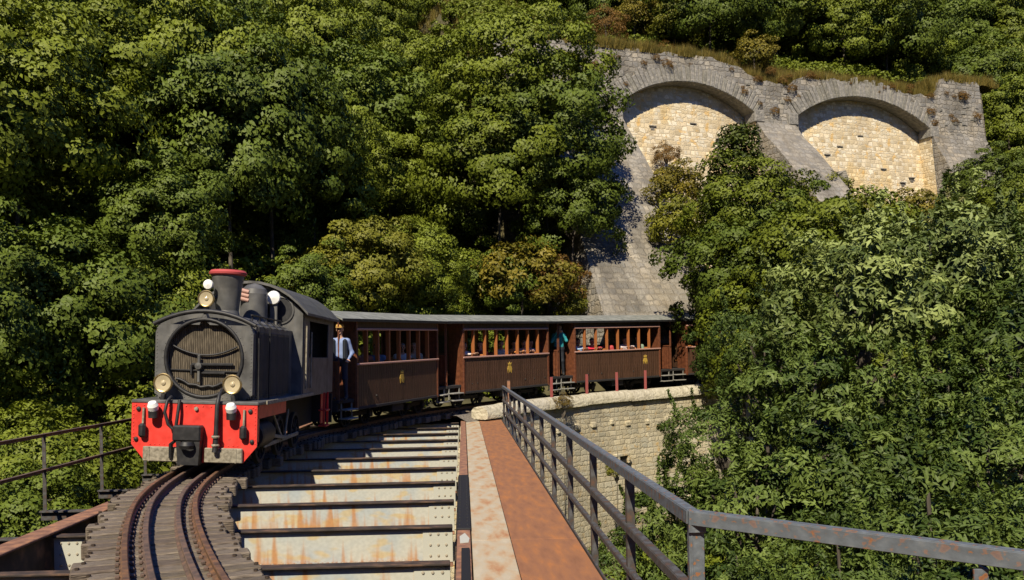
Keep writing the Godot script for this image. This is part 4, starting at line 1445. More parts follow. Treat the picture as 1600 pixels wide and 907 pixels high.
func make_carriage(label: String, sc: float, lb: float) -> Node3D:
	# local: length along z, +x to the inside of the curve; lb is the length of the body
	var t := thing("passenger_carriage", label, "railway carriage", frame_at(sc, sc + lb, deg_to_rad(1.2)), "wooden carriages of the train")
	var h := lb / 2
	var w := 0.84
	var rng := RandomNumberGenerator.new()
	rng.seed = int(lb * 100 + sc * 7)
	for sx in [-1.0, 1.0]:
		var pn := Mb.new()
		var nb := int(lb / 0.105)
		for i in nb:
			var g := rng.randf_range(0.9, 1.1)
			pn.col = Color(1.45, 1.5, 1.55) * g if sc < S_LOCO + 10.0 else Color(1.6, 1.35, 1.2) * g
			var z := lerpf(-h, h, (i + 0.5) / nb)
			pn.box(Vector3(sx * w, 0.955, z), Vector3(0.03, 1.0, lb / nb - 0.004), 0.005)
		part("side_panel", pn, "car_wood", t)
		var bk := Mb.new()
		bk.box(Vector3(sx * (w - 0.022), 0.955, 0), Vector3(0.012, 0.98, lb - 0.02))
		part("side_lining", bk, "car_inside", t)
		var sl := Mb.new()
		sl.box(Vector3(sx * (w + 0.012), 1.475, 0), Vector3(0.09, 0.05, lb), 0.012)
		part("window_sill", sl, "car_trim", t)
		var bt := Mb.new()
		bt.box(Vector3(sx * (w + 0.004), 0.47, 0), Vector3(0.05, 0.07, lb), 0.01)
		part("sole_board", bt, "car_under", t)
		var hd := Mb.new()
		hd.box(Vector3(sx * w, 2.39, 0), Vector3(0.04, 0.16, lb), 0.006)
		part("header_board", hd, "car_wood", t)
		var aw := Mb.new()
		aw.box(Vector3(sx * (w + 0.02), 2.275, 0), Vector3(0.05, 0.055, lb - 0.04), 0.012)
		part("window_rail", aw, "car_trim", t)
		for ez in [-h + 0.035, h - 0.035]:
			var ps := Mb.new()
			ps.box(Vector3(sx * (w + 0.005), 1.46, ez), Vector3(0.06, 2.02, 0.08), 0.01)
			part("corner_post", ps, "car_frame", t)
		var np := 8
		for i in range(1, np):
			var z := lerpf(-h, h, float(i) / np)
			if sx < 0.0:
				var ip := Mb.new()
				ip.box(Vector3(sx * (w - 0.03), 1.87, z), Vector3(0.07, 0.78, 0.085), 0.01)
				part("window_post", ip, "car_inside", t)
			else:
				var ip := Mb.new()
				ip.box(Vector3(sx * (w - 0.045), 1.87, z), Vector3(0.11, 0.78, 0.05), 0.01)
				part("window_post", ip, "post_varnish", t)
		var cr := Mb.new()
		crest(cr, Vector3(sx * (w + 0.016) if sx > 0.0 else -w - 0.028, 1.08, -0.05 if sc < S_LOCO + 17.0 else -h * 0.62))
		part("crest", cr, "gold", t)
	# seat backs between the bays
	for i in 6:
		var z := lerpf(-h, h, (i + 0.6) / 6.2)
		for sx in [-1.0, 1.0]:
			var st := Mb.new()
			st.box(Vector3(sx * 0.42, 1.14, z), Vector3(0.62, 0.8, 0.05), 0.02, Basis(Vector3.RIGHT, 0.08))
			st.box(Vector3(sx * 0.47, 0.98, z + 0.22), Vector3(0.62, 0.05, 0.42), 0.015)
			st.box(Vector3(sx * 0.47, 0.8, z + 0.2), Vector3(0.56, 0.34, 0.3), 0.01)
			part("bench", st, "car_inside", t)
	for sz in [-1.0, 1.0]:
		for sx in [-1.0, 1.0]:
			var en := Mb.new()
			for i in 5:
				var g := rng.randf_range(0.8, 1.2)
				en.col = Color(g, g, g)
				en.box(Vector3(sx * (0.4 + i * 0.098), 1.36, sz * h), Vector3(0.099, 1.76, 0.035), 0.003)
			part("end_wall", en, "car_frame", t)
		var dr := Mb.new()
		dr.box(Vector3(0, 1.48, sz * (h - 0.02)), Vector3(0.70, 1.52, 0.03), 0.004)
		var dro := part("end_door", dr, "car_wood", t)
		var dg := Mb.new()
		dg.box(Vector3(0, 1.86, sz * (h + 0.0)), Vector3(0.42, 0.5, 0.014))
		part("door_pane", dg, "loco_black", dro)
		var dh := Mb.new()
		dh.rod(Vector3(0.27, 1.38, sz * (h + 0.03)), Vector3(0.27, 1.52, sz * (h + 0.03)), 0.014, 6)
		part("handle", dh, "brass", dro)
		var lt := Mb.new()
		lt.box(Vector3(0, 2.36, sz * h), Vector3(1.6, 0.24, 0.03))
		part("door_lintel", lt, "car_frame", t)
		# platform with railing
		var pf := Mb.new()
		pf.box(Vector3(0, 0.66, sz * (h + 0.34)), Vector3(1.6, 0.08, 0.66), 0.01)
		pf.box(Vector3(0, 0.54, sz * (h + 0.63)), Vector3(1.5, 0.2, 0.08), 0.01)
		part("platform", pf, "car_under", t)
		for sx in [-1.0, 1.0]:
			var rl := Mb.new()
			rl.rod(Vector3(sx * 0.78, 0.68, sz * (h + 0.62)), Vector3(sx * 0.78, 2.5, sz * (h + 0.62)), 0.018, 6)
			for i in 5:
				var g := rng.randf_range(0.8, 1.2)
				rl.col = Color(g, g, g)
				rl.box(Vector3(sx * (0.33 + i * 0.1), 1.12, sz * (h + 0.64)), Vector3(0.085, 0.82, 0.02), 0.004)
			rl.bar(Vector3(sx * 0.28, 1.55, sz * (h + 0.64)), Vector3(sx * 0.8, 1.55, sz * (h + 0.64)), 0.05, 0.04, 0.008)
			part("platform_rail", rl, "car_frame", t)
		for sx in [-1.0, 1.0]:
			var sp := Mb.new()
			for y in [0.28, 0.48]:
				sp.box(Vector3(sx * 0.84, y, sz * (h + 0.32)), Vector3(0.24, 0.03, 0.46), 0.006)
			for dz in [0.1, 0.54]:
				sp.box(Vector3(sx * 0.78, 0.46, sz * (h + dz)), Vector3(0.03, 0.4, 0.02))
			part("step", sp, "step_grey", t)
		var bf := Mb.new()
		bf.lathe([[0.0, 0.0], [0.13, 0.0], [0.15, -0.04], [0.05, -0.06], [0.05, -0.2]], Transform3D(Basis(Vector3.RIGHT, PI / 2 * sz), Vector3(0, 0.5, sz * (h + 0.78))), 14)
		part("buffer", bf, "step_grey", t)
	var fl := Mb.new()
	fl.box(Vector3(0, 0.62, 0), Vector3(1.66, 0.06, lb))
	part("floor", fl, "car_under", t)
	var un := Mb.new()
	for sx in [-1.0, 1.0]:
		un.box(Vector3(sx * 0.5, 0.5, 0), Vector3(0.07, 0.18, lb + 1.0), 0.01)
	un.rod(Vector3(0, 0.42, -h * 0.7), Vector3(0, 0.42, h * 0.7), 0.03, 6)
	un.box(Vector3(0.62, 0.36, 0), Vector3(0.3, 0.24, 0.6), 0.02)
	part("underframe", un, "car_under", t)
	for sz in [-1.0, 1.0]:
		for sx in [-1.0, 1.0]:
			for dz in [-0.45, 0.45]:
				wheel(Vector3(sx * 0.36, 0.24, sz * h * 0.66 + dz), 0.24, t)
			var bx := Mb.new()
			bx.box(Vector3(sx * 0.46, 0.3, sz * h * 0.66), Vector3(0.05, 0.12, 1.3), 0.02)
			for dz in [-0.45, 0.45]:
				bx.box(Vector3(sx * 0.5, 0.25, sz * h * 0.66 + dz), Vector3(0.12, 0.14, 0.16), 0.02)
			part("bogie_side", bx, "car_under", t)
	var rf := Mb.new()
	arch_roof(rf, 1.92, 2.5, 2.71, -h - 0.74, h + 0.74, 0.035, 14)
	part("roof", rf, "car_roof", t)
	for sx in [-1.0, 1.0]:
		var tr := Mb.new()
		tr.box(Vector3(sx * 0.965, 2.475, 0), Vector3(0.025, 0.07, lb + 1.48), 0.006)
		part("gutter", tr, "loco_black", t)
	return t

# ---------------------------------------------------------------- people
func blob(mb: Mb, caps: Array, cell: float, k: float) -> void:
	# one continuous skin round tapered capsules: smooth union on a grid, meshed as surface nets
	var lo := Vector3.ONE * 1e9
	var hi := -lo
	for c in caps:
		var r: float = maxf(c[2], c[3]) + k + cell * 2.0
		lo = lo.min((c[0] as Vector3).min(c[1]) - Vector3.ONE * r)
		hi = hi.max((c[0] as Vector3).max(c[1]) + Vector3.ONE * r)
	var nx := int((hi.x - lo.x) / cell) + 2
	var ny := int((hi.y - lo.y) / cell) + 2
	var nz := int((hi.z - lo.z) / cell) + 2
	var f := PackedFloat32Array()
	f.resize(nx * ny * nz)
	f.fill(1.0)
	for c in caps:
		var a: Vector3 = c[0]
		var b: Vector3 = c[1]
		var ra: float = c[2]
		var rb: float = c[3]
		var ab := b - a
		var l2 := maxf(ab.length_squared(), 1e-9)
		var r := maxf(ra, rb) + k + cell * 1.5
		var p0 := ((a.min(b) - Vector3.ONE * r - lo) / cell).floor()
		var p1 := ((a.max(b) + Vector3.ONE * r - lo) / cell).ceil()
		for z in range(maxi(int(p0.z), 0), mini(int(p1.z) + 1, nz)):
			for y in range(maxi(int(p0.y), 0), mini(int(p1.y) + 1, ny)):
				for x in range(maxi(int(p0.x), 0), mini(int(p1.x) + 1, nx)):
					var p := lo + Vector3(x, y, z) * cell
					var t := clampf((p - a).dot(ab) / l2, 0.0, 1.0)
					var d := p.distance_to(a + ab * t) - lerpf(ra, rb, t)
					var i := x + nx * (y + ny * z)
					var e := f[i]
					var h := maxf(k - absf(d - e), 0.0) / k
					f[i] = minf(d, e) - h * h * k * 0.25
	var ids := {}
	var vs := PackedVector3Array()
	var ns := PackedVector3Array()
	var cs := PackedColorArray()
	for z in nz - 1:
		for y in ny - 1:
			for x in nx - 1:
				var i0 := x + nx * (y + ny * z)
				var q := [f[i0], f[i0 + 1], f[i0 + nx], f[i0 + nx + 1], f[i0 + nx * ny], f[i0 + nx * ny + 1], f[i0 + nx * ny + nx], f[i0 + nx * ny + nx + 1]]
				var m := 0
				for j in 8:
					if q[j] < 0.0: m += 1
				if m == 0 or m == 8:
					continue
				var s := Vector3.ZERO
				var n := 0
				for e in [[0, 1], [2, 3], [4, 5], [6, 7], [0, 2], [1, 3], [4, 6], [5, 7], [0, 4], [1, 5], [2, 6], [3, 7]]:
					if (q[e[0]] < 0.0) != (q[e[1]] < 0.0):
						var t: float = q[e[0]] / (q[e[0]] - q[e[1]])
						var pa := Vector3(e[0] & 1, (e[0] >> 1) & 1, e[0] >> 2)
						var pb := Vector3(e[1] & 1, (e[1] >> 1) & 1, e[1] >> 2)
						s += pa.lerp(pb, t)
						n += 1
				var p := lo + (Vector3(x, y, z) + s / n) * cell
				var gr := Vector3(q[1] + q[3] + q[5] + q[7] - q[0] - q[2] - q[4] - q[6], q[2] + q[3] + q[6] + q[7] - q[0] - q[1] - q[4] - q[5], q[4] + q[5] + q[6] + q[7] - q[0] - q[1] - q[2] - q[3]).normalized()
				var best := 1e9
				var col := Color.WHITE
				for c in caps:
					var ab: Vector3 = c[1] - c[0]
					var t := clampf((p - c[0]).dot(ab) / maxf(ab.length_squared(), 1e-9), 0.0, 1.0)
					var d: float = p.distance_to(c[0] + ab * t) - lerpf(c[2], c[3], t)
					if d < best:
						best = d
						col = c[4]
				ids[i0] = vs.size()
				vs.append(p)
				ns.append(gr)
				cs.append(col)
	var emit := func(a: int, b: int, c: int, d: int) -> void:
		if ids.has(a) and ids.has(b) and ids.has(c) and ids.has(d):
			var w := [ids[a], ids[b], ids[c], ids[d]]
			for tr in [[0, 1, 2], [0, 2, 3]]:
				mb.trin(vs[w[tr[0]]], vs[w[tr[1]]], vs[w[tr[2]]], ns[w[tr[0]]], ns[w[tr[1]]], ns[w[tr[2]]])
				var flip: bool = mb.v[-2] != vs[w[tr[1]]]
				mb.c[-3] = cs[w[tr[0]]]
				mb.c[-2] = cs[w[tr[2]]] if flip else cs[w[tr[1]]]
				mb.c[-1] = cs[w[tr[1]]] if flip else cs[w[tr[2]]]
	var sx := 1
	var sy := nx
	var sz := nx * ny
	for z in range(1, nz - 1):
		for y in range(1, ny - 1):
			for x in range(1, nx - 1):
				var i := x + nx * (y + ny * z)
				var a := f[i] < 0.0
				if a != (f[i + sx] < 0.0): emit.call(i, i - sy, i - sy - sz, i - sz)
				if a != (f[i + sy] < 0.0): emit.call(i, i - sx, i - sx - sz, i - sz)
				if a != (f[i + sz] < 0.0): emit.call(i, i - sx, i - sx - sy, i - sy)

func hand_caps(wrist: Vector3, dir: Vector3, palm_n: Vector3, sgn: float, curl: float, skin: Color) -> Array:
	# palm, four fingers of different lengths with bends, and a thumb from the side of the palm
	var d := dir.normalized()
	var x := d.cross(palm_n).normalized() * sgn
	var nn := x.cross(d).normalized() * sgn
	var caps := []
	for i in 4:
		var o := x * (-0.028 + i * 0.019)
		caps.append([wrist + d * 0.015 + o * 0.6, wrist + d * 0.085 + o, 0.016, 0.013, skin])
		var p := wrist + d * 0.09 + o
		var ln: float = [0.066, 0.078, 0.073, 0.056][i]
		var a := curl * (0.9 + 0.1 * i)
		for s in 3:
			a += curl * 0.55
			var q: Vector3 = p + (d * cos(a) + nn * sin(a)) * ln * [0.45, 0.32, 0.23][s]
			caps.append([p, q, 0.0095 - s * 0.0008, 0.0088 - s * 0.0008, skin])
			p = q
	var t0 := wrist + d * 0.03 - x * 0.03
	var t1 := t0 + (d * 0.7 - x * 0.7 + nn * 0.3).normalized() * 0.042
	caps.append([t0, t1, 0.014, 0.011, skin])
	caps.append([t1, t1 + (d * 0.9 - x * 0.1 + nn * 0.5).normalized() * 0.034, 0.011, 0.0085, skin])
	return caps

func person(label: String, xf: Transform3D, j: Dictionary, group := "") -> Node3D:
	# j: joints and colours; the figure faces local +z, feet at y = 0
	var t := thing("person", label, "person", xf, group)
	var skin: Color = j.get("skin", Color(0.42, 0.25, 0.17))
	var top: Color = j.top
	var leg: Color = j.legs
	var shoe := Color(0.03, 0.025, 0.02)
	var hip: Vector3 = j.hip
	var ch: Vector3 = j.chest
	var hd: Vector3 = j.head
	var across := (Vector3(cos(j.get("turn", 0.0)), 0, -sin(j.get("turn", 0.0))))
	var fwd := Vector3.UP.cross(across) * -1.0
	fwd = across.cross(Vector3.UP)
	var caps := [
		[hip - across * 0.085, hip + across * 0.085, 0.105, 0.105, leg],
		[hip + Vector3(0, 0.1, 0) - across * 0.05, hip + Vector3(0, 0.1, 0) + across * 0.05, 0.105, 0.105, top],
		[hip.lerp(ch, 0.4) - across * 0.05, ch - across * 0.07, 0.11, 0.115, top],
		[hip.lerp(ch, 0.4) + across * 0.05, ch + across * 0.07, 0.11, 0.115, top],
		[ch + Vector3(0, 0.06, 0) - across * 0.15, ch + Vector3(0, 0.06, 0) + across * 0.15, 0.07, 0.07, top],
		[ch + Vector3(0, 0.1, 0), hd - Vector3(0, 0.07, 0), 0.058, 0.05, skin]]
	for s in [0, 1]:
		var sg := -1.0 if s == 0 else 1.0
		var sh: Vector3 = ch + across * 0.18 * sg + Vector3(0, 0.055, 0)
		var el: Vector3 = j.elbow[s]
		var wr: Vector3 = j.wrist[s]
		var kn: Vector3 = j.knee[s]
		var an: Vector3 = j.ankle[s]
		var sleeve: Color = j.get("sleeve", top)
		caps.append([sh, el, 0.062, 0.046, top])
		caps.append([el, wr, 0.044, 0.03, sleeve])
		caps.append([hip + across * 0.09 * sg, kn, 0.088, 0.062, leg])
		caps.append([kn, an, 0.06, 0.042, leg])
		caps.append([an + Vector3(0, -0.04, -0.02), an + Vector3(0, -0.05, 0) + fwd * 0.14, 0.042, 0.034, shoe])
	var mb := Mb.new()
	blob(mb, caps, 0.026, 0.05)
	# head: skull, jaw, nose, ears, eyes, mouth
	var lk: float = j.get("look", j.get("turn", 0.0))
	var hb := Basis(Vector3.UP, lk) * Basis(Vector3.RIGHT, j.get("nod", 0.05))
	var H := func(x: float, y: float, z: float) -> Vector3: return hd + hb * Vector3(x, y, z)
	var dark := Color(0.03, 0.02, 0.015)
	var lip := Color(0.32, 0.12, 0.09)
	blob(mb, [
		[H.call(0, 0.035, -0.025), H.call(0, 0.035, 0.01), 0.083, 0.078, skin],
		[H.call(0, -0.02, 0.01), H.call(0, -0.065, 0.045), 0.062, 0.036, skin],
		[H.call(0, -0.06, -0.03), H.call(0, -0.14, -0.03), 0.05, 0.052, skin],
		[H.call(0, 0.02, 0.085), H.call(0, -0.012, 0.1), 0.008, 0.014, skin],
		[H.call(-0.078, 0.02, -0.01), H.call(-0.08, -0.015, -0.005), 0.012, 0.009, skin],
		[H.call(0.078, 0.02, -0.01), H.call(0.08, -0.015, -0.005), 0.012, 0.009, skin],
		[H.call(-0.03, 0.02, 0.08), H.call(-0.03, 0.02, 0.0805), 0.0095, 0.0095, dark],
		[H.call(0.03, 0.02, 0.08), H.call(0.03, 0.02, 0.0805), 0.0095, 0.0095, dark],
		[H.call(-0.018, -0.042, 0.081), H.call(0.018, -0.042, 0.081), 0.007, 0.007, lip]], 0.011, 0.014)
	for s in [0, 1]:
		var wr: Vector3 = j.wrist[s]
		var d: Vector3 = (wr - j.elbow[s]).normalized()
		blob(mb, hand_caps(wr - d * 0.01, d, fwd if absf(d.dot(fwd)) < 0.8 else Vector3.UP, -1.0 if s == 0 else 1.0, j.get("curl", 0.35), skin), 0.0075, 0.008)
	part("figure", mb, "body", t)
	var hr := Mb.new()
	var hc: Color = j.get("hair", Color(0.03, 0.02, 0.014))
	blob(hr, [
		[H.call(0, 0.055, -0.035), H.call(0, 0.062, -0.0), 0.084, 0.072, hc],
		[H.call(-0.03, 0.085, 0.03), H.call(0.03, 0.085, 0.03), 0.03, 0.03, hc],
		[H.call(0, 0.03, -0.06), H.call(0, -0.04 - j.get("long", 0.0), -0.065), 0.062, 0.05, hc]], 0.014, 0.02)
	part("hair", hr, "hair", t)
	if j.has("cap"):
		var cp := Mb.new()
		cp.col = j.cap
		cp.lathe([[0.098, 0.0], [0.1, 0.035], [0.08, 0.075], [0.0, 0.09]], Transform3D(hb, H.call(0, 0.065, -0.02)), 16)
		cp.box(H.call(0, 0.07, 0.11), Vector3(0.14, 0.012, 0.09), 0.004, hb)
		part("cap", cp, "body", t)
	return t

func seated(top: Color, more := {}) -> Dictionary:
	var j := {"hip": Vector3(0, 0.47, 0.0), "chest": Vector3(0, 0.86, 0.03), "head": Vector3(0, 1.14, 0.06), "top": top, "legs": Color(0.05, 0.06, 0.1),
		"elbow": [Vector3(-0.24, 0.66, 0.06), Vector3(0.24, 0.66, 0.06)], "wrist": [Vector3(-0.16, 0.58, 0.28), Vector3(0.16, 0.58, 0.28)],
		"knee": [Vector3(-0.12, 0.5, 0.42), Vector3(0.12, 0.5, 0.42)], "ankle": [Vector3(-0.12, 0.1, 0.4), Vector3(0.12, 0.1, 0.4)]}
	j.merge(more, true)
	return j

# ---------------------------------------------------------------- plants
var crowns := {}
var trunks := []

func leaf_cloud(called: String, sd: int, shape: String, rad: Vector3, puffs: int, per: int, pr: float, ll: float, lw: float, ca: Color, cb: Color, lift := 0.55, soft := 0.0, shoots := 0) -> void:
	# leaves in clumps spread over a lumpy crown; each leaf is a small folded blade
	var rng := RandomNumberGenerator.new()
	rng.seed = sd
	var lump := noise(0.9, sd, 2)
	var total := puffs * per
	var v := PackedVector3Array()
	v.resize(total * 4)
	var n := PackedVector3Array()
	n.resize(total * 4)
	var c := PackedColorArray()
	c.resize(total * 4)
	var idx := PackedInt32Array()
	idx.resize(total * 6)
	var w := 0
	for i in puffs:
		var y := lerpf(1.0, -0.62, (i + rng.randf()) / puffs)
		var a := i * 2.39996 + rng.randf_range(-0.5, 0.5)
		var r := sqrt(maxf(0.0, 1.0 - y * y))
		var d := Vector3(cos(a) * r, y, sin(a) * r)
		var k := 0.86 + lump.get_noise_3d(d.x * 1.6, d.y * 1.6, d.z * 1.6) * 0.55
		if rng.randf() < 0.22: k *= 0.68
		var c0 := d * k * rad
		if shape == "cone":
			var f := (i + rng.randf()) / puffs
			c0 = Vector3(cos(a) * rad.x, 0, sin(a) * rad.z) * (0.12 + 0.88 * pow(f, 0.8)) * rng.randf_range(0.6, 1.05) + Vector3.UP * rad.y * (1.0 - 2.0 * f)
		elif shape == "low":
			c0.y = absf(c0.y)
		var out := (d + Vector3.UP * 0.35).normalized()
		var size := pr * rng.randf_range(0.65, 1.25)
		var tone := rng.randf_range(0.0, 0.5) if shoots == 0 else rng.randf_range(-0.25, 0.75)
		var shoot := i % 3 == 0 and i / 3 < shoots and y > -0.3
		var sdir := (d * 0.5 + Vector3(rng.randf_range(-0.3, 0.3), 0.9, rng.randf_range(-0.3, 0.3))).normalized()
		for q in per:
			var e := Vector3(rng.randfn(), rng.randfn(), rng.randfn()).normalized()
			if e.dot(out) < -0.2: e = -e
			var rr := size * (0.45 + 0.6 * sqrt(rng.randf()))
			var p := c0 + Vector3(e.x * rr, e.y * rr * 0.62, e.z * rr)
			if shoot and q < per * 2 / 3:
				var f := float(q) / (per * 0.66)
				p = c0 + sdir * f * pr * 2.6 + e * (0.10 - 0.06 * f) * pr * 2.0
			var nn := (e * 0.5 + out * lift + Vector3(rng.randfn(), rng.randfn(), rng.randfn()) * 0.42).normalized()
			var ax := nn.cross(Vector3(rng.randfn(), rng.randfn() - 0.4, rng.randfn())).normalized()
			var bx := nn.cross(ax)
			var s := rng.randf_range(0.7, 1.25)
			var h := ax * ll * s * 0.5
			var b := bx * lw * s * 0.5
			var fold := nn * lw * 0.22 * s
			var col := ca.lerp(cb, clampf(tone + rng.randf() * 0.5, 0.0, 1.0))
			v[w] = p - h
			v[w + 1] = p - h * 0.1 - b + fold
			v[w + 2] = p + h - nn * ll * 0.1
			v[w + 3] = p - h * 0.1 + b + fold
			for z in 4:
				c[w + z] = col
			var sn := nn.lerp((e + out * 0.4).normalized(), soft).normalized()
			n[w] = sn
			n[w + 1] = (sn + bx * 0.3).normalized()
			n[w + 2] = sn
			n[w + 3] = (sn - bx * 0.3).normalized()
			var o := w / 4 * 6
			var up := (v[w + 1] - v[w]).cross(v[w + 2] - v[w]).dot(nn) > 0.0
			idx[o] = w
			idx[o + 1] = w + 2 if up else w + 1
			idx[o + 2] = w + 1 if up else w + 2
			idx[o + 3] = w
			idx[o + 4] = w + 3 if up else w + 2
			idx[o + 5] = w + 2 if up else w + 3
			w += 4
	var am := ArrayMesh.new()
	var arr := []
	arr.resize(Mesh.ARRAY_MAX)
	arr[Mesh.ARRAY_VERTEX] = v
	arr[Mesh.ARRAY_NORMAL] = n
	arr[Mesh.ARRAY_COLOR] = c
	arr[Mesh.ARRAY_INDEX] = idx
	am.add_surface_from_arrays(Mesh.PRIMITIVE_TRIANGLES, arr)
	crowns[called] = am

func make_trunk(sd: int) -> ArrayMesh:
	# unit trunk: height 1, limbs reaching up into the crown
	var rng := RandomNumberGenerator.new()
	rng.seed = sd
	var mb := Mb.new()
	var p := PackedVector3Array()
	var r := PackedFloat32Array()
	for i in 6:
		var f := i / 5.0
		p.append(Vector3(rng.randf_range(-0.03, 0.03) * f * 2.0, f * 1.15 - 0.08, rng.randf_range(-0.03, 0.03) * f * 2.0))
		r.append(lerpf(0.055, 0.02, pow(f, 0.7)) + (0.025 if i == 0 else 0.0))
	mb.tube(p, r, 7)
	for i in 7:
		var f := rng.randf_range(0.8, 0.95)
		var a := i * 2.4 + rng.randf()
		var b := Vector3(0, f, 0)
		var e := b + Vector3(cos(a), rng.randf_range(0.05, 0.3), sin(a)) * rng.randf_range(0.25, 0.5)
		mb.tube(PackedVector3Array([b, b.lerp(e, 0.5) + Vector3(0, -0.03, 0), e]), PackedFloat32Array([0.022, 0.014, 0.006]), 5, false)
	return mb.mesh(M.bark)

func make_crowns() -> void:
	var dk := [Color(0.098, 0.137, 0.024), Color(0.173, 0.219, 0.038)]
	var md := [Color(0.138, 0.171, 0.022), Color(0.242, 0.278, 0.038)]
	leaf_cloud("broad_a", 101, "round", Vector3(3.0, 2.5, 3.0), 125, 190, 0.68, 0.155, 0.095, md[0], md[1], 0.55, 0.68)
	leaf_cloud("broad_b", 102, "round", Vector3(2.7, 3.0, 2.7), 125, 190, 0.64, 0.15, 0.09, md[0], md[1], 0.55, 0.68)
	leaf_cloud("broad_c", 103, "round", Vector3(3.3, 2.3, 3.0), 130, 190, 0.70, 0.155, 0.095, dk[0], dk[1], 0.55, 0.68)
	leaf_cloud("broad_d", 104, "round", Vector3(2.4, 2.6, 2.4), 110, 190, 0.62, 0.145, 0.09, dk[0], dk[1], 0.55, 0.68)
	leaf_cloud("broad_e", 105, "round", Vector3(2.8, 2.2, 2.8), 115, 190, 0.60, 0.15, 0.095, md[0], md[1], 0.55, 0.68)
	leaf_cloud("cone_a", 106, "cone", Vector3(2.2, 4.0, 2.2), 140, 110, 0.6, 0.17, 0.09, Color(0.046, 0.069, 0.014), Color(0.132, 0.158, 0.030))
	leaf_cloud("near_a", 107, "round", Vector3(1.6, 1.5, 1.6), 48, 170, 0.44, 0.175, 0.06, Color(0.048, 0.081, 0.018), Color(0.178, 0.233, 0.067), 0.5, 0.25, 12)
	leaf_cloud("near_b", 108, "round", Vector3(1.8, 1.4, 1.7), 50, 190, 0.42, 0.13, 0.045, Color(0.042, 0.073, 0.017), Color(0.158, 0.214, 0.057), 0.5, 0.25, 10)
	leaf_cloud("silver_a", 109, "round", Vector3(2.2, 2.0, 2.2), 76, 150, 0.5, 0.21, 0.07, Color(0.092, 0.126, 0.041), Color(0.343, 0.397, 0.172), 0.45, 0.2, 26)
	leaf_cloud("shrub_a", 110, "round", Vector3(1.0, 0.8, 1.0), 60, 90, 0.3, 0.11, 0.055, Color(0.092, 0.107, 0.014), Color(0.290, 0.271, 0.040))
	leaf_cloud("dry_a", 111, "round", Vector3(1.0, 0.8, 1.0), 60, 90, 0.28, 0.10, 0.03, Color(0.106, 0.076, 0.023), Color(0.317, 0.202, 0.057))
	leaf_cloud("clump", 112, "low", Vector3(0.7, 0.5, 0.7), 22, 40, 0.28, 0.15, 0.085, md[0], md[1])
	for i in 4:
		trunks.append(make_trunk(300 + i))
	# dry grass tuft
	var rng := RandomNumberGenerator.new()
	rng.seed = 5
	var g := Mb.new()
	for i in 46:
		var a := rng.randf() * TAU
		var o := Vector3(cos(a), 0, sin(a)) * rng.randf_range(0.0, 0.16)
		var tip := o * 2.2 + Vector3(rng.randf_range(-0.12, 0.12), rng.randf_range(0.25, 0.55), rng.randf_range(-0.12, 0.12))
		var sd := Vector3(-sin(a), 0, cos(a)) * 0.011
		g.col = Color(0.11, 0.10, 0.03).lerp(Color(0.33, 0.23, 0.075), rng.randf())
		g.tri(o - sd, o + sd, tip, Vector3(cos(a), 0.6, sin(a)))
	crowns["tuft"] = g.mesh(M.leaf_olive)

func plant(called: String, label: String, cat: String, crown: String, material: String, at: Vector3, sc: Vector3, turn: float, group := "", sd := 0) -> Node3D:
	# at: the middle of the crown; the trunk stands on the ground below it
	var gy := ground(at.x, -at.z)
	var foot := minf(gy, at.y - sc.y * 0.7)
	var t := thing(called, label, cat, Transform3D(Basis(), Vector3(at.x, foot, at.z)), group)
	if at.y > 13.5 and sc.x < 2.0 and crown in ["shrub_a", "dry_a"]:
		foot = maxf(foot, at.y - sc.y * 1.5)
	var hgt := at.y - foot
	var tm := put("trunk", trunks[sd % trunks.size()], t)
	var thick := minf(clampf(hgt, 0.3, 5.0), sc.x * (1.0 if crown in ["shrub_a", "dry_a"] else 1.6))
	tm.scale = Vector3(thick, hgt + 0.3, thick)
	var cm := put("crown", crowns[crown], t, Transform3D(Basis(Vector3.UP, turn).scaled_local(sc), Vector3(0, hgt, 0)))
	cm.material_override = M[material]
	return t

func scatter(called: String, mesh_name: String, material: String, spots: Array, label: String, cat: String) -> void:
	var mm := MultiMesh.new()
	mm.transform_format = MultiMesh.TRANSFORM_3D
	mm.mesh = crowns[mesh_name]
	mm.instance_count = spots.size()
	for i in spots.size():
		mm.set_instance_transform(i, spots[i])
	var o := MultiMeshInstance3D.new()
	o.name = numbered(called)
	o.multimesh = mm
	o.material_override = M[material]
	add_child(o, true)
	tag(o, label, cat, "", "stuff")

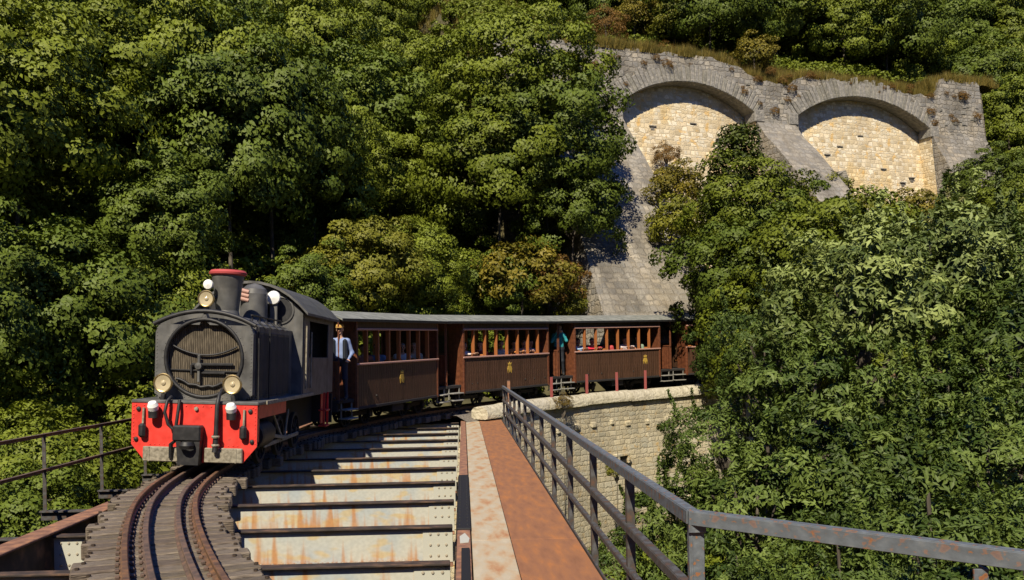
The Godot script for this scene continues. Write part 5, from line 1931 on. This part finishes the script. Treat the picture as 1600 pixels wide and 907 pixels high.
func build_plants() -> void:
	var rng := RandomNumberGenerator.new()
	rng.seed = 4242
	var ab := (WALL_B - WALL_A).normalized()
	# --- the forest on the slope: each tree by itself, roughly one to every dozen square metres
	var rows := []
	var z := 13.0
	while z < 98.0:
		var step := 3.0 + z * 0.012
		var x := -0.66 * z - 6.0
		while x < 0.78 * z + 4.0:
			rows.append([x + rng.randf_range(-1.2, 1.2), z + rng.randf_range(-1.2, 1.2)])
			x += step
		z += step * 0.92
	var kinds := ["broad_a", "broad_b", "broad_c", "broad_d", "broad_e"]
	var mats := ["leaf_mid", "leaf_light", "leaf_mid", "leaf_light", "leaf_dark"]
	var count := 0
	var spots := []
	for r in rows:
		var x: float = r[0]
		var zz: float = r[1]
		var q := side_of(x, zz)
		var o := Vector2(x, zz) - WALL_A
		var u := o.dot(ab)
		var w := o.dot(Vector2(-ab.y, ab.x))
		if q.x < 4.4: continue
		if zz < 26.0 and x > -7.2: continue
		if u > -3.5 and u < 29.0 and w < 4.5: continue
		if u > -4.5 and u < 7.0 and w < 20.0 - maxf(u + 1.0, 0.0) * 2.0: continue
		if u > -9.0 and u < 10.0 and w > 0.0 and w < 7.0: continue
		if u > -4.5 and u < 30.0 and w < 2.0: continue
		var gy := ground(x, zz)
		var sc := rng.randf_range(0.75, 1.25) * (0.62 if q.x < 7.5 else 1.0)
		if w > 4.0 and u > -3.0: sc *= 1.1
		var hgt := sc * rng.randf_range(3.0, 4.4)
		var cy := gy + hgt
		var pyv := (cy + 3.2 * sc - 1.53) / zz
		if (cy - 3.6 * sc - 1.53) / zz > 0.43 or x / zz < -0.66 or x / zz > 0.76: continue
		if pyv < -0.4: continue
		if count > 285: continue
		count += 1
		var mm: String = mats[rng.randi() % 5]
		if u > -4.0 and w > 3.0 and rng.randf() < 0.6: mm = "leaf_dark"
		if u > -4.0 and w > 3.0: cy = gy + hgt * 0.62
		spots.append([pt(x, zz, cy), sc, rng.randf_range(0.9, 1.15), kinds[rng.randi() % 5], mm, rng.randf() * TAU, (cy - 1.53) / zz, x / zz, w > 3.0 and u > -4.0])
	# each tree is told by its leaf, the thing it stands over and its place up the slope
	spots.sort_custom(func(p, q): return p[6] < q[6])
	var marks := [[-0.50, "over the start of the outer railing"], [-0.44, "over the posts of the outer railing"], [-0.385, "just outside the locomotive buffer plate"], [-0.335, "over the first headlight of the locomotive"], [-0.285, "over the locomotive chimney"], [-0.23, "over the sand dome of the locomotive"], [-0.17, "over the cab roof of the locomotive"], [-0.12, "over the man on the first platform"], [-0.07, "over the middle of the first carriage"], [-0.02, "over the rear of the first carriage"],
		[0.03, "over the front of the second carriage"], [0.08, "over the middle of the second carriage"], [0.13, "over the rear of the second carriage"], [0.19, "above the first springing of the left arch"], [0.26, "above the crown of the first arch"], [0.34, "above the last voussoirs of the first arch"], [0.40, "above the middle pier of the wall"], [0.47, "above the crown of the second arch"], [0.55, "above the last pier of the wall"], [9.0, "beyond the broken end of the wall"]]
	var rank := {}
	var nth := ["lowest", "second", "third", "fourth", "fifth", "sixth", "seventh", "eighth", "ninth", "tenth", "eleventh", "twelfth", "thirteenth", "fourteenth", "fifteenth", "sixteenth", "seventeenth", "eighteenth", "nineteenth", "twentieth", "twenty-first", "twenty-second", "twenty-third", "twenty-fourth", "twenty-fifth", "twenty-sixth", "twenty-seventh", "twenty-eighth", "twenty-ninth", "thirtieth"]
	var leafy := {"leaf_mid": "mid green", "leaf_dark": "dark green", "leaf_light": "light green"}
	for e in spots:
		var m := ""
		for q in marks:
			if e[7] < q[0]:
				m = q[1]
				break
		var r: int = rank.get(m, 0)
		rank[m] = r + 1
		var gp := "trees above the arched wall" if e[8] else "forest trees on the slope behind the train"
		plant("broadleaf_tree", "%s tree, %s up, %s" % [leafy[e[4]], nth[mini(r, 29)], m], "tree", e[3], e[4], e[0], Vector3(e[1], e[1] * e[2], e[1]), e[5], gp, r)
	# --- trees and bushes that the photograph singles out: [label, name, crown, leaf, x, depth, y, scale]
	var k := [
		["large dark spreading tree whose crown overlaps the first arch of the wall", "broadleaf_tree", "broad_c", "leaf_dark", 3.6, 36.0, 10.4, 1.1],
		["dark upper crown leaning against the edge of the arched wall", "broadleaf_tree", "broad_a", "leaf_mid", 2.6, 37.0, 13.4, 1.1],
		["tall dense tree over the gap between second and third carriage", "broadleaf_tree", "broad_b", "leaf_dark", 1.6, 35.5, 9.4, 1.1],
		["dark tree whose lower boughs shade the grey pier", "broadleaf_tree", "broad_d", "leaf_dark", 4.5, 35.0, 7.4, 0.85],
		["yellowish green bushy tree behind the first carriage roof", "yellow_green_tree", "broad_e", "leaf_olive", -3.4, 29.5, 4.6, 0.78],
		["second yellowish bush rising over the first carriage roof, paler at its top", "yellow_green_tree", "broad_a", "leaf_light", -1.7, 31.0, 4.4, 0.66],
		["olive brown bush close above the second carriage roof", "olive_bush", "shrub_a", "leaf_olive", 2.4, 34.0, 4.7, 1.7],
		["rusty brown bush beside the foot of the grey pier", "brown_bush", "dry_a", "leaf_olive", 3.7, 34.6, 4.6, 1.3],
		["small green bush at the foot of the pier above the third carriage roof", "olive_bush", "shrub_a", "leaf_light", 4.6, 34.6, 3.6, 0.8],
		["bright rounded tree beside the locomotive chimney", "broadleaf_tree", "broad_e", "leaf_light", -8.6, 25.0, 3.0, 0.8],
		["broad sunlit tree at the edge of the gorge, its crown level with the locomotive hood", "broadleaf_tree", "broad_c", "leaf_mid", -10.6, 22.5, 2.6, 0.95],
		["sunlit tree in the gorge below the outer railing", "broadleaf_tree", "broad_a", "leaf_mid", -9.4, 19.0, -1.4, 0.72],
		["low bushy tree by the posts of the outer railing", "broadleaf_tree", "broad_d", "leaf_light", -7.9, 15.5, -1.7, 0.6],
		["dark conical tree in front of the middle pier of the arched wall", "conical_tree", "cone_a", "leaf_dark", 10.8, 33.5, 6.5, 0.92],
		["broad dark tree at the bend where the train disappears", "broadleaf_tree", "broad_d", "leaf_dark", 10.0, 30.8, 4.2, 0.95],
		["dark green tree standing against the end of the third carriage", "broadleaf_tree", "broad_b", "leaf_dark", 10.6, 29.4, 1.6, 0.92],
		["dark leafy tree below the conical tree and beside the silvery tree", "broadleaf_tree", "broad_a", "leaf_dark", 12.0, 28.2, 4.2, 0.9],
		["silvery green tree with pale leaves in front of the second arch", "silvery_tree", "silver_a", "leaf_light", 9.9, 21.5, 2.6, 1.0],
		["pale silvery tree with light shoots beside the first silvery tree", "silvery_tree", "silver_a", "leaf_mid", 12.2, 22.5, 3.2, 1.05],
		["grey green tree at the edge of the picture below the end of the wall", "silvery_tree", "silver_a", "leaf_dark", 14.6, 24.0, 3.4, 1.05],
		["olive bush at the foot of the grey pier, in front of the first arch", "olive_bush", "shrub_a", "leaf_olive", 9.6, 38.6, 9.0, 1.25],
		["yellow green bush between the grey pier and the conical tree", "olive_bush", "shrub_a", "leaf_light", 9.3, 36.5, 7.0, 1.4],
		["dead brown bush growing on the yellow masonry of the first arch", "brown_bush", "dry_a", "leaf_olive", 10.2, 42.6, 11.4, 0.68],
		["bush under the second arch next to the grey rock", "olive_bush", "shrub_a", "leaf_mid", 18.3, 43.6, 9.6, 1.2],
		["green bush between the middle pier and the rock", "olive_bush", "shrub_a", "leaf_mid", 15.6, 40.0, 7.6, 1.5],
		["bright yellow green bush below the last pier of the wall", "yellow_bush", "shrub_a", "leaf_olive", 22.3, 42.0, 8.0, 1.5],
		["mid green bush below the infill of the second arch", "olive_bush", "shrub_a", "leaf_light", 19.3, 41.0, 7.4, 1.7],
		["dark bush at the far end of the wall below the corner", "dark_bush", "broad_d", "leaf_dark", 26.6, 43.5, 9.8, 0.72],
		["light green bush hanging beside the broken end of the wall", "yellow_bush", "shrub_a", "leaf_light", 29.3, 47.4, 14.2, 1.4],
		["brownish silver bush on the slope below the last pier", "silvery_bush", "silver_a", "leaf_olive", 22.5, 38.0, 6.6, 0.85],
		["dark green bush at the picture edge, above the silvery trees", "dark_bush", "broad_e", "leaf_dark", 23.2, 36.0, 7.0, 0.75],
		["olive bush growing on the ledge above the gap between the arches", "olive_bush", "shrub_a", "leaf_olive", 16.3, 47.4, 18.0, 1.15],
		["bushy green shrub on the wall top over the second arch", "olive_bush", "shrub_a", "leaf_light", 19.2, 47.7, 17.8, 1.15],
		["dark brown shrub in the notch of the wall top", "brown_bush", "dry_a", "leaf_mid", 17.4, 47.0, 18.2, 1.0],
		["small plant rooted in the niche of the abutment wall", "wall_plant", "shrub_a", "leaf_light", 4.7, 26.6, -1.95, 0.34],
		["small brown weed growing on the coping beside the third iron post", "wall_plant", "dry_a", "leaf_mid", 3.1, 26.9, 0.12, 0.3],
	]
	k.append_array([
		["broad dark tree just below the first arch, hiding the foot of the wall", "broadleaf_tree", "broad_b", "leaf_dark", 11.3, 33.4, 6.6, 0.85],
		["dark bushy tree covering the foot of the middle pier", "broadleaf_tree", "broad_d", "leaf_dark", 12.6, 33.0, 5.4, 0.9],

		["brown heath bush on the golden slope over the first arch, nearest the big tree", "brown_bush", "dry_a", "leaf_olive", 8.3, 48.0, 20.6, 1.1],
		["olive heath bush high on the golden slope over the first arch", "olive_bush", "shrub_a", "leaf_olive", 10.4, 50.5, 21.6, 1.3],
		["rusty heath bush at the edge of the wall top over the first arch", "brown_bush", "dry_a", "leaf_olive", 11.2, 46.6, 17.5, 0.9],
		["dark heath bush on the golden slope below the forest edge", "dark_bush", "shrub_a", "leaf_dark", 12.6, 50.0, 20.6, 1.5],
		["small brown bush over the right shoulder of the first arch", "brown_bush", "dry_a", "leaf_mid", 14.2, 46.4, 16.9, 0.8],
		["small brown bush on the wall beside the last pier", "brown_bush", "dry_a", "leaf_mid", 24.0, 48.6, 16.4, 0.9]])
	for e in k:
		var s: float = e[7]
		plant(e[1], e[0], "bush" if "bush" in e[1] or "plant" in e[1] else "tree", e[2], e[3], pt(e[4], e[5], e[6]), Vector3(s, s, s), rng.randf() * TAU, "", int(e[4] * 7.0))
	# --- leafy bushes close by, on the near side of the gorge
	var nb := [
		[5.9, 19.6, -0.5, 0.85], [7.6, 18.6, 0.3, 1.1], [9.9, 17.8, 0.2, 0.95], [12.0, 18.6, 1.2, 1.15], [7.9, 22.6, 1.6, 1.05], [5.3, 15.6, -1.5, 0.9],
		[7.1, 15.2, -0.9, 1.05], [9.0, 14.8, -0.6, 0.9], [10.2, 16.2, -0.2, 1.0], [4.2, 13.6, -2.6, 0.7], [5.2, 12.0, -2.0, 0.75], [6.7, 12.4, -1.5, 0.95], [3.7, 11.4, -2.9, 0.55],
		[8.0, 11.6, -1.2, 0.75], [4.5, 9.4, -2.3, 0.65], [6.0, 9.4, -1.7, 0.8], [3.3, 8.8, -2.7, 0.5], [7.2, 10.0, -1.4, 0.6], [13.6, 21.2, 2.2, 1.2], [9.6, 24.6, 1.6, 0.95], [12.8, 26.0, 2.8, 1.15], [15.8, 27.0, 3.6, 1.25],
		[4.1, 22.4, -4.4, 0.95], [5.6, 22.8, -3.0, 1.0], [2.9, 20.6, -5.6, 0.9]]
	var tiers := {}
	nb.sort_custom(func(p, q): return p[0] / p[1] < q[0] / q[1])
	for i in nb.size():
		var e: Array = nb[i]
		var mm: String = ["leaf_mid", "leaf_light", "leaf_dark", "leaf_light", "leaf_mid"][i % 5]
		var row: String = "in the lowest tier under the refuge rail" if e[1] < 10.7 else "in the tier just above the refuge rail" if e[1] < 13.0 else "in the middle tier of the bushes" if e[1] < 17.0 else "in the top tier of the bushes"
		if e[1] > 20.2: row = "at the back of the top tier"
		tiers[row] = tiers.get(row, 0) + 1
		plant("leafy_bush", "leafy evergreen bush beyond the walkway railing, %s %s" % [["first", "second", "third", "fourth", "fifth", "sixth", "seventh", "eighth", "ninth", "tenth", "eleventh", "twelfth"][tiers[row] - 1], row], "bush", ["near_a", "near_b"][i % 2], mm, pt(e[0], e[1], e[2]), Vector3.ONE * e[3] * 0.9, rng.randf() * TAU, "leafy bushes beyond the walkway railing", i)
	# --- ground cover
	var cover := []
	for i in 9000:
		var zz := rng.randf_range(10.0, 90.0)
		var x := rng.randf_range(-0.66, 0.75) * zz
		var q := side_of(x, zz)
		if absf(q.x) < 2.9: continue
		if zz < 26.0 and x > -5.6 and x < 2.0: continue
		if q.x < 0.0 and x / zz < 0.27 and zz > 15.0 and q.x > -3.2: continue
		var o := Vector2(x, zz) - WALL_A
		var u := o.dot(ab)
		var w := o.dot(Vector2(-ab.y, ab.x))
		if u > -4.5 and u < 26.5 and w > -2.2 and w < 4.2: continue
		if u > -4.0 and u < 3.0 and w > -9.0 and w < 0.0: continue
		var s := rng.randf_range(0.7, 1.5)
		cover.append(Transform3D(Basis(Vector3.UP, rng.randf() * TAU).scaled(Vector3(s, s * 0.9, s)), pt(x, zz, ground(x, zz) - 0.1)))
	scatter("undergrowth", "clump", "leaf_mid", cover, "low leafy undergrowth covering the slopes between the trees", "undergrowth")
	var dry := []
	for i in 9000:
		var u := rng.randf_range(-4.5, 27.0) if i % 3 else rng.randf_range(-4.0, 6.0)
		var w := rng.randf_range(0.2, 20.0) if u < 6.0 else rng.randf_range(0.2, 3.4)
		if rng.randf() < 0.3: w = rng.randf_range(0.0, 1.2)
		var p := WALL_A + ab * u + Vector2(-ab.y, ab.x) * w
		if rough_noise.get_noise_2d(p.x * 7.0, p.y * 7.0) < -0.05 and rng.randf() < 0.8: continue
		var s := rng.randf_range(0.7, 1.5)
		var y := ground(p.x, p.y)
		if w < 1.7: y = 16.65 - 1.0 * smoothstep(7.0, 10.8, u) + 0.55 * smoothstep(11.2, 13.0, u) - 0.35 * smoothstep(17.0, 21.0, u) + 1.1 * smoothstep(21.8, 22.6, u)
		dry.append(Transform3D(Basis(Vector3.UP, rng.randf() * TAU).scaled(Vector3.ONE * s), pt(p.x, p.y, y)))
	scatter("dry_grass", "tuft", "leaf_light", dry, "golden dry grass along the top of the arched wall", "grass")

func wall_weeds() -> void:
	# weeds rooted in the joints of the arched wall
	var rng := RandomNumberGenerator.new()
	rng.seed = 61
	var ab := (WALL_B - WALL_A).normalized()
	var weeds := []
	for i in 60:
		var u := rng.randf_range(-0.5, 25.0)
		var y := 16.4 - 2.2 * pow(rng.randf(), 1.6)
		if u > 1.4 and u < 9.6 and y < arch_y(u, 1.4, 9.6, 14.0, 1.35) + 0.3: continue
		if u > 11.7 and u < 21.5 and y < arch_y(u, 11.7, 21.5, 14.0, 1.5) + 0.3: continue
		var p := WALL_A + ab * u - Vector2(-ab.y, ab.x) * (WALL_TOP - y) * 0.1
		var s := rng.randf_range(0.1, 0.34)
		weeds.append(Transform3D(Basis(Vector3.UP, rng.randf() * TAU).scaled(Vector3(s, s, s)), pt(p.x, p.y, y)))
	scatter("wall_weeds", "dry_a", "leaf_olive", weeds, "brown weeds rooted in the joints of the arched wall", "weeds")

func _ready() -> void:
	# camera: a little above the walkway, shifted lens, rolled one degree
	var cam := Camera3D.new()
	cam.name = "camera"
	cam.projection = Camera3D.PROJECTION_FRUSTUM
	cam.near = 0.1
	cam.far = 600.0
	cam.size = 907.0 / 1350.0 * 0.1
	cam.frustum_offset = Vector2(77.0, 108.5) / 1350.0 * 0.1
	cam.position = Vector3(0, 1.53, 0)
	cam.rotation_degrees = Vector3(0, 0, -1.0)
	add_child(cam)
	cam.current = true
	var env := Environment.new()
	env.background_mode = Environment.BG_SKY
	var sm := ProceduralSkyMaterial.new()
	sm.sky_top_color = Color(0.16, 0.34, 0.68)
	sm.sky_horizon_color = Color(0.55, 0.68, 0.82)
	sm.sky_curve = 0.12
	sm.ground_bottom_color = Color(0.10, 0.11, 0.07)
	sm.ground_horizon_color = Color(0.30, 0.33, 0.28)
	var sky := Sky.new()
	sky.sky_material = sm
	env.sky = sky
	env.background_energy_multiplier = 0.9
	env.tonemap_mode = Environment.TONE_MAPPER_LINEAR
	env.tonemap_exposure = 1.3
	env.sdfgi_enabled = true
	env.ssao_enabled = true
	env.ssil_enabled = true
	var we := WorldEnvironment.new()
	we.name = "world"
	we.environment = env
	add_child(we)
	var sun := DirectionalLight3D.new()
	sun.name = "sun"
	sun.light_energy = 1.6
	sun.light_color = Color(1.0, 0.95, 0.85)
	sun.light_angular_distance = 0.5
	sun.shadow_enabled = true
	sun.rotation_degrees = Vector3(-45, -16, 0)
	add_child(sun)
	# the place
	rough_noise = noise(0.06, 12, 3)
	materials()
	make_path()
	build_ground()
	build_bridge()
	build_track()
	build_railings()
	build_abutment()
	build_arch_wall()
	for e in [[19.1, 46.0, 10.3, 1.1, 3], [18.3, 45.0, 9.3, 1.0, 4]]:
		var o := part("rock_outcrop", rock_mesh(e[4]), "rock", self, Transform3D(Basis(Vector3.UP, e[3]).scaled(Vector3(e[3] * 1.1, e[3], e[3])), pt(e[0], e[1], e[2])))
		tag(o, "%s grey rock outcrop under the second arch beside the middle pier" % ["large upper", "smaller lower"][e[4] - 3], "rock")
	build_train()
	make_crowns()
	build_plants()
	wall_weeds()

func build_train() -> void:
	build_loco()
	var cars := []
	var labels := ["first wooden carriage, weathered brown, directly behind the locomotive", "second wooden carriage, between the first and third, orange seats in view", "third wooden carriage at the bend above the stone coping", "last wooden carriage in the shade, mostly hidden by trees"]
	var s := S_LOCO + 7.8
	for i in 4:
		cars.append(make_carriage(labels[i], s, 4.3))
		s += 5.8
	var fl := 0.66
	var c0: Transform3D = (cars[0] as Node3D).transform
	var c1: Transform3D = (cars[1] as Node3D).transform
	var c2: Transform3D = (cars[2] as Node3D).transform
	var st := {"hip": Vector3(0, 0.93, 0), "chest": Vector3(0, 1.32, 0.0), "head": Vector3(0, 1.63, 0.02), "top": Color(0.2, 0.27, 0.46), "legs": Color(0.02, 0.025, 0.045),
		"elbow": [Vector3(-0.3, 1.12, 0.02), Vector3(0.27, 1.1, -0.05)], "wrist": [Vector3(-0.42, 1.3, 0.14), Vector3(0.22, 0.95, 0.16)],
		"knee": [Vector3(-0.11, 0.5, 0.03), Vector3(0.11, 0.5, 0.03)], "ankle": [Vector3(-0.12, 0.09, 0.0), Vector3(0.13, 0.09, 0.0)], "skin": Color(0.5, 0.28, 0.17), "cap": Color(0.5, 0.3, 0.08)}
	var p := person("man in a light blue shirt and dark trousers standing on the platform behind the cab", c0 * Transform3D(Basis(Vector3.UP, 0.35).scaled(Vector3.ONE * 0.95), Vector3(0.76, fl + 0.04, 2.15 + 0.52)), st)
	var ve := Mb.new()
	ve.col = Color(0.015, 0.016, 0.025)
	for sx in [-1.0, 1.0]:
		ve.box(Vector3(sx * 0.135, 1.18, 0.02), Vector3(0.1, 0.5, 0.31), 0.04)
	part("vest", ve, "body", p)
	var te := {"hip": Vector3(0, 0.9, 0), "chest": Vector3(0, 1.28, 0.02), "head": Vector3(0.02, 1.58, 0.05), "top": Color(0.03, 0.30, 0.34), "legs": Color(0.015, 0.018, 0.025),
		"elbow": [Vector3(-0.24, 1.14, 0.2), Vector3(0.24, 1.16, 0.2)], "wrist": [Vector3(-0.09, 1.44, 0.26), Vector3(0.1, 1.44, 0.26)],
		"knee": [Vector3(-0.1, 0.49, 0.03), Vector3(0.11, 0.49, 0.02)], "ankle": [Vector3(-0.11, 0.09, 0.0), Vector3(0.14, 0.09, -0.03)], "skin": Color(0.52, 0.3, 0.2), "long": 0.08, "hair": Color(0.16, 0.08, 0.03), "curl": 0.8}
	# more of the passengers along the open windows: [carriage, z, turn, shirt, hair, words]
	for e in [[c0, 0.35, 0.2, Color(0.14, 0.2, 0.3), Color(0.02, 0.015, 0.01), "passenger in a dark blue shirt in the middle of the first carriage"],
			[c0, -1.65, 0.4, Color(0.5, 0.42, 0.3), Color(0.25, 0.2, 0.15), "passenger in a beige shirt at the last seat of the first carriage"],
			[c1, 0.75, 0.3, Color(0.35, 0.06, 0.05), Color(0.03, 0.02, 0.01), "passenger in a maroon shirt near the front of the second carriage"],
			[c1, -0.25, 0.8, Color(0.55, 0.5, 0.42), Color(0.12, 0.06, 0.02), "passenger in a cream shirt in the middle of the second carriage"],
			[c2, 0.1, 0.6, Color(0.4, 0.05, 0.05), Color(0.02, 0.015, 0.01), "passenger in a dark red shirt in the middle of the third carriage"],
			[c2, -1.5, 0.3, Color(0.2, 0.28, 0.2), Color(0.3, 0.25, 0.2), "passenger in a green shirt at the last window of the third carriage"]]:
		person(e[5], (e[0] as Transform3D) * Transform3D(Basis(Vector3.UP, e[2]), Vector3(0.38, fl, e[1])), seated(e[3], {"hair": e[4]}), "passengers at the carriage windows")
	person("person in a turquoise jacket standing on the platform of the third carriage", c2 * Transform3D(Basis(Vector3.UP, 0.9), Vector3(0.5, fl + 0.04, 2.15 + 0.36)), te)
	var sit := func(car: Transform3D, z: float, x: float, turn: float, j: Dictionary, label: String) -> void:
		person(label, car * Transform3D(Basis(Vector3.UP, turn), Vector3(x, fl + 0.0, z)), j, "passengers at the carriage windows")
	var armout := {"elbow": [Vector3(-0.26, 0.86, 0.2), Vector3(0.24, 0.66, 0.06)], "wrist": [Vector3(-0.3, 0.92, 0.46), Vector3(0.16, 0.58, 0.28)]}
	var lean := {"chest": Vector3(0, 0.86, 0.1), "head": Vector3(0.0, 1.13, 0.16), "elbow": [Vector3(-0.25, 0.9, 0.3), Vector3(0.25, 0.9, 0.3)], "wrist": [Vector3(-0.1, 0.9, 0.5), Vector3(0.12, 0.9, 0.5)]}
	sit.call(c0, -1.0, 0.36, 0.6, seated(Color(0.62, 0.62, 0.6), {"hair": Color(0.2, 0.2, 0.2)}), "passenger in a white shirt near the rear window of the first carriage")
	sit.call(c0, 1.0, 0.36, 0.9, seated(Color(0.3, 0.1, 0.05), armout), "passenger with an elbow on the sill in the first carriage")
	sit.call(c1, 1.62, 0.30, PI / 2, seated(Color(0.7, 0.62, 0.58), lean), "passenger in a pale sleeve leaning out at the front of the second carriage")
	sit.call(c1, -0.9, 0.30, PI / 2 - 0.3, seated(Color(0.6, 0.22, 0.05), lean), "passenger in an orange top leaning on the sill of the second carriage")
	sit.call(c1, -1.42, 0.30, 1.2, seated(Color(0.55, 0.32, 0.28), lean.merged({"hair": Color(0.2, 0.1, 0.03)})), "passenger in a pink top beside the one in orange")
	sit.call(c1, -1.85, 0.3, 1.5, seated(Color(0.32, 0.42, 0.55), {"hair": Color(0.02, 0.02, 0.02)}), "passenger in a pale blue shirt at the rear window of the second carriage")
	sit.call(c2, 1.55, 0.3, 1.4, seated(Color(0.3, 0.45, 0.66), lean), "passenger in a light blue top at the first window of the third carriage")
	sit.call(c2, 0.85, 0.3, 1.3, seated(Color(0.62, 0.02, 0.05), lean), "passenger in a bright red top in the third carriage")
	sit.call(c2, -0.8, 0.3, 1.2, seated(Color(0.6, 0.5, 0.5), lean.merged({"hair": Color(0.1, 0.06, 0.03)})), "passenger in a whitish top further along the third carriage")
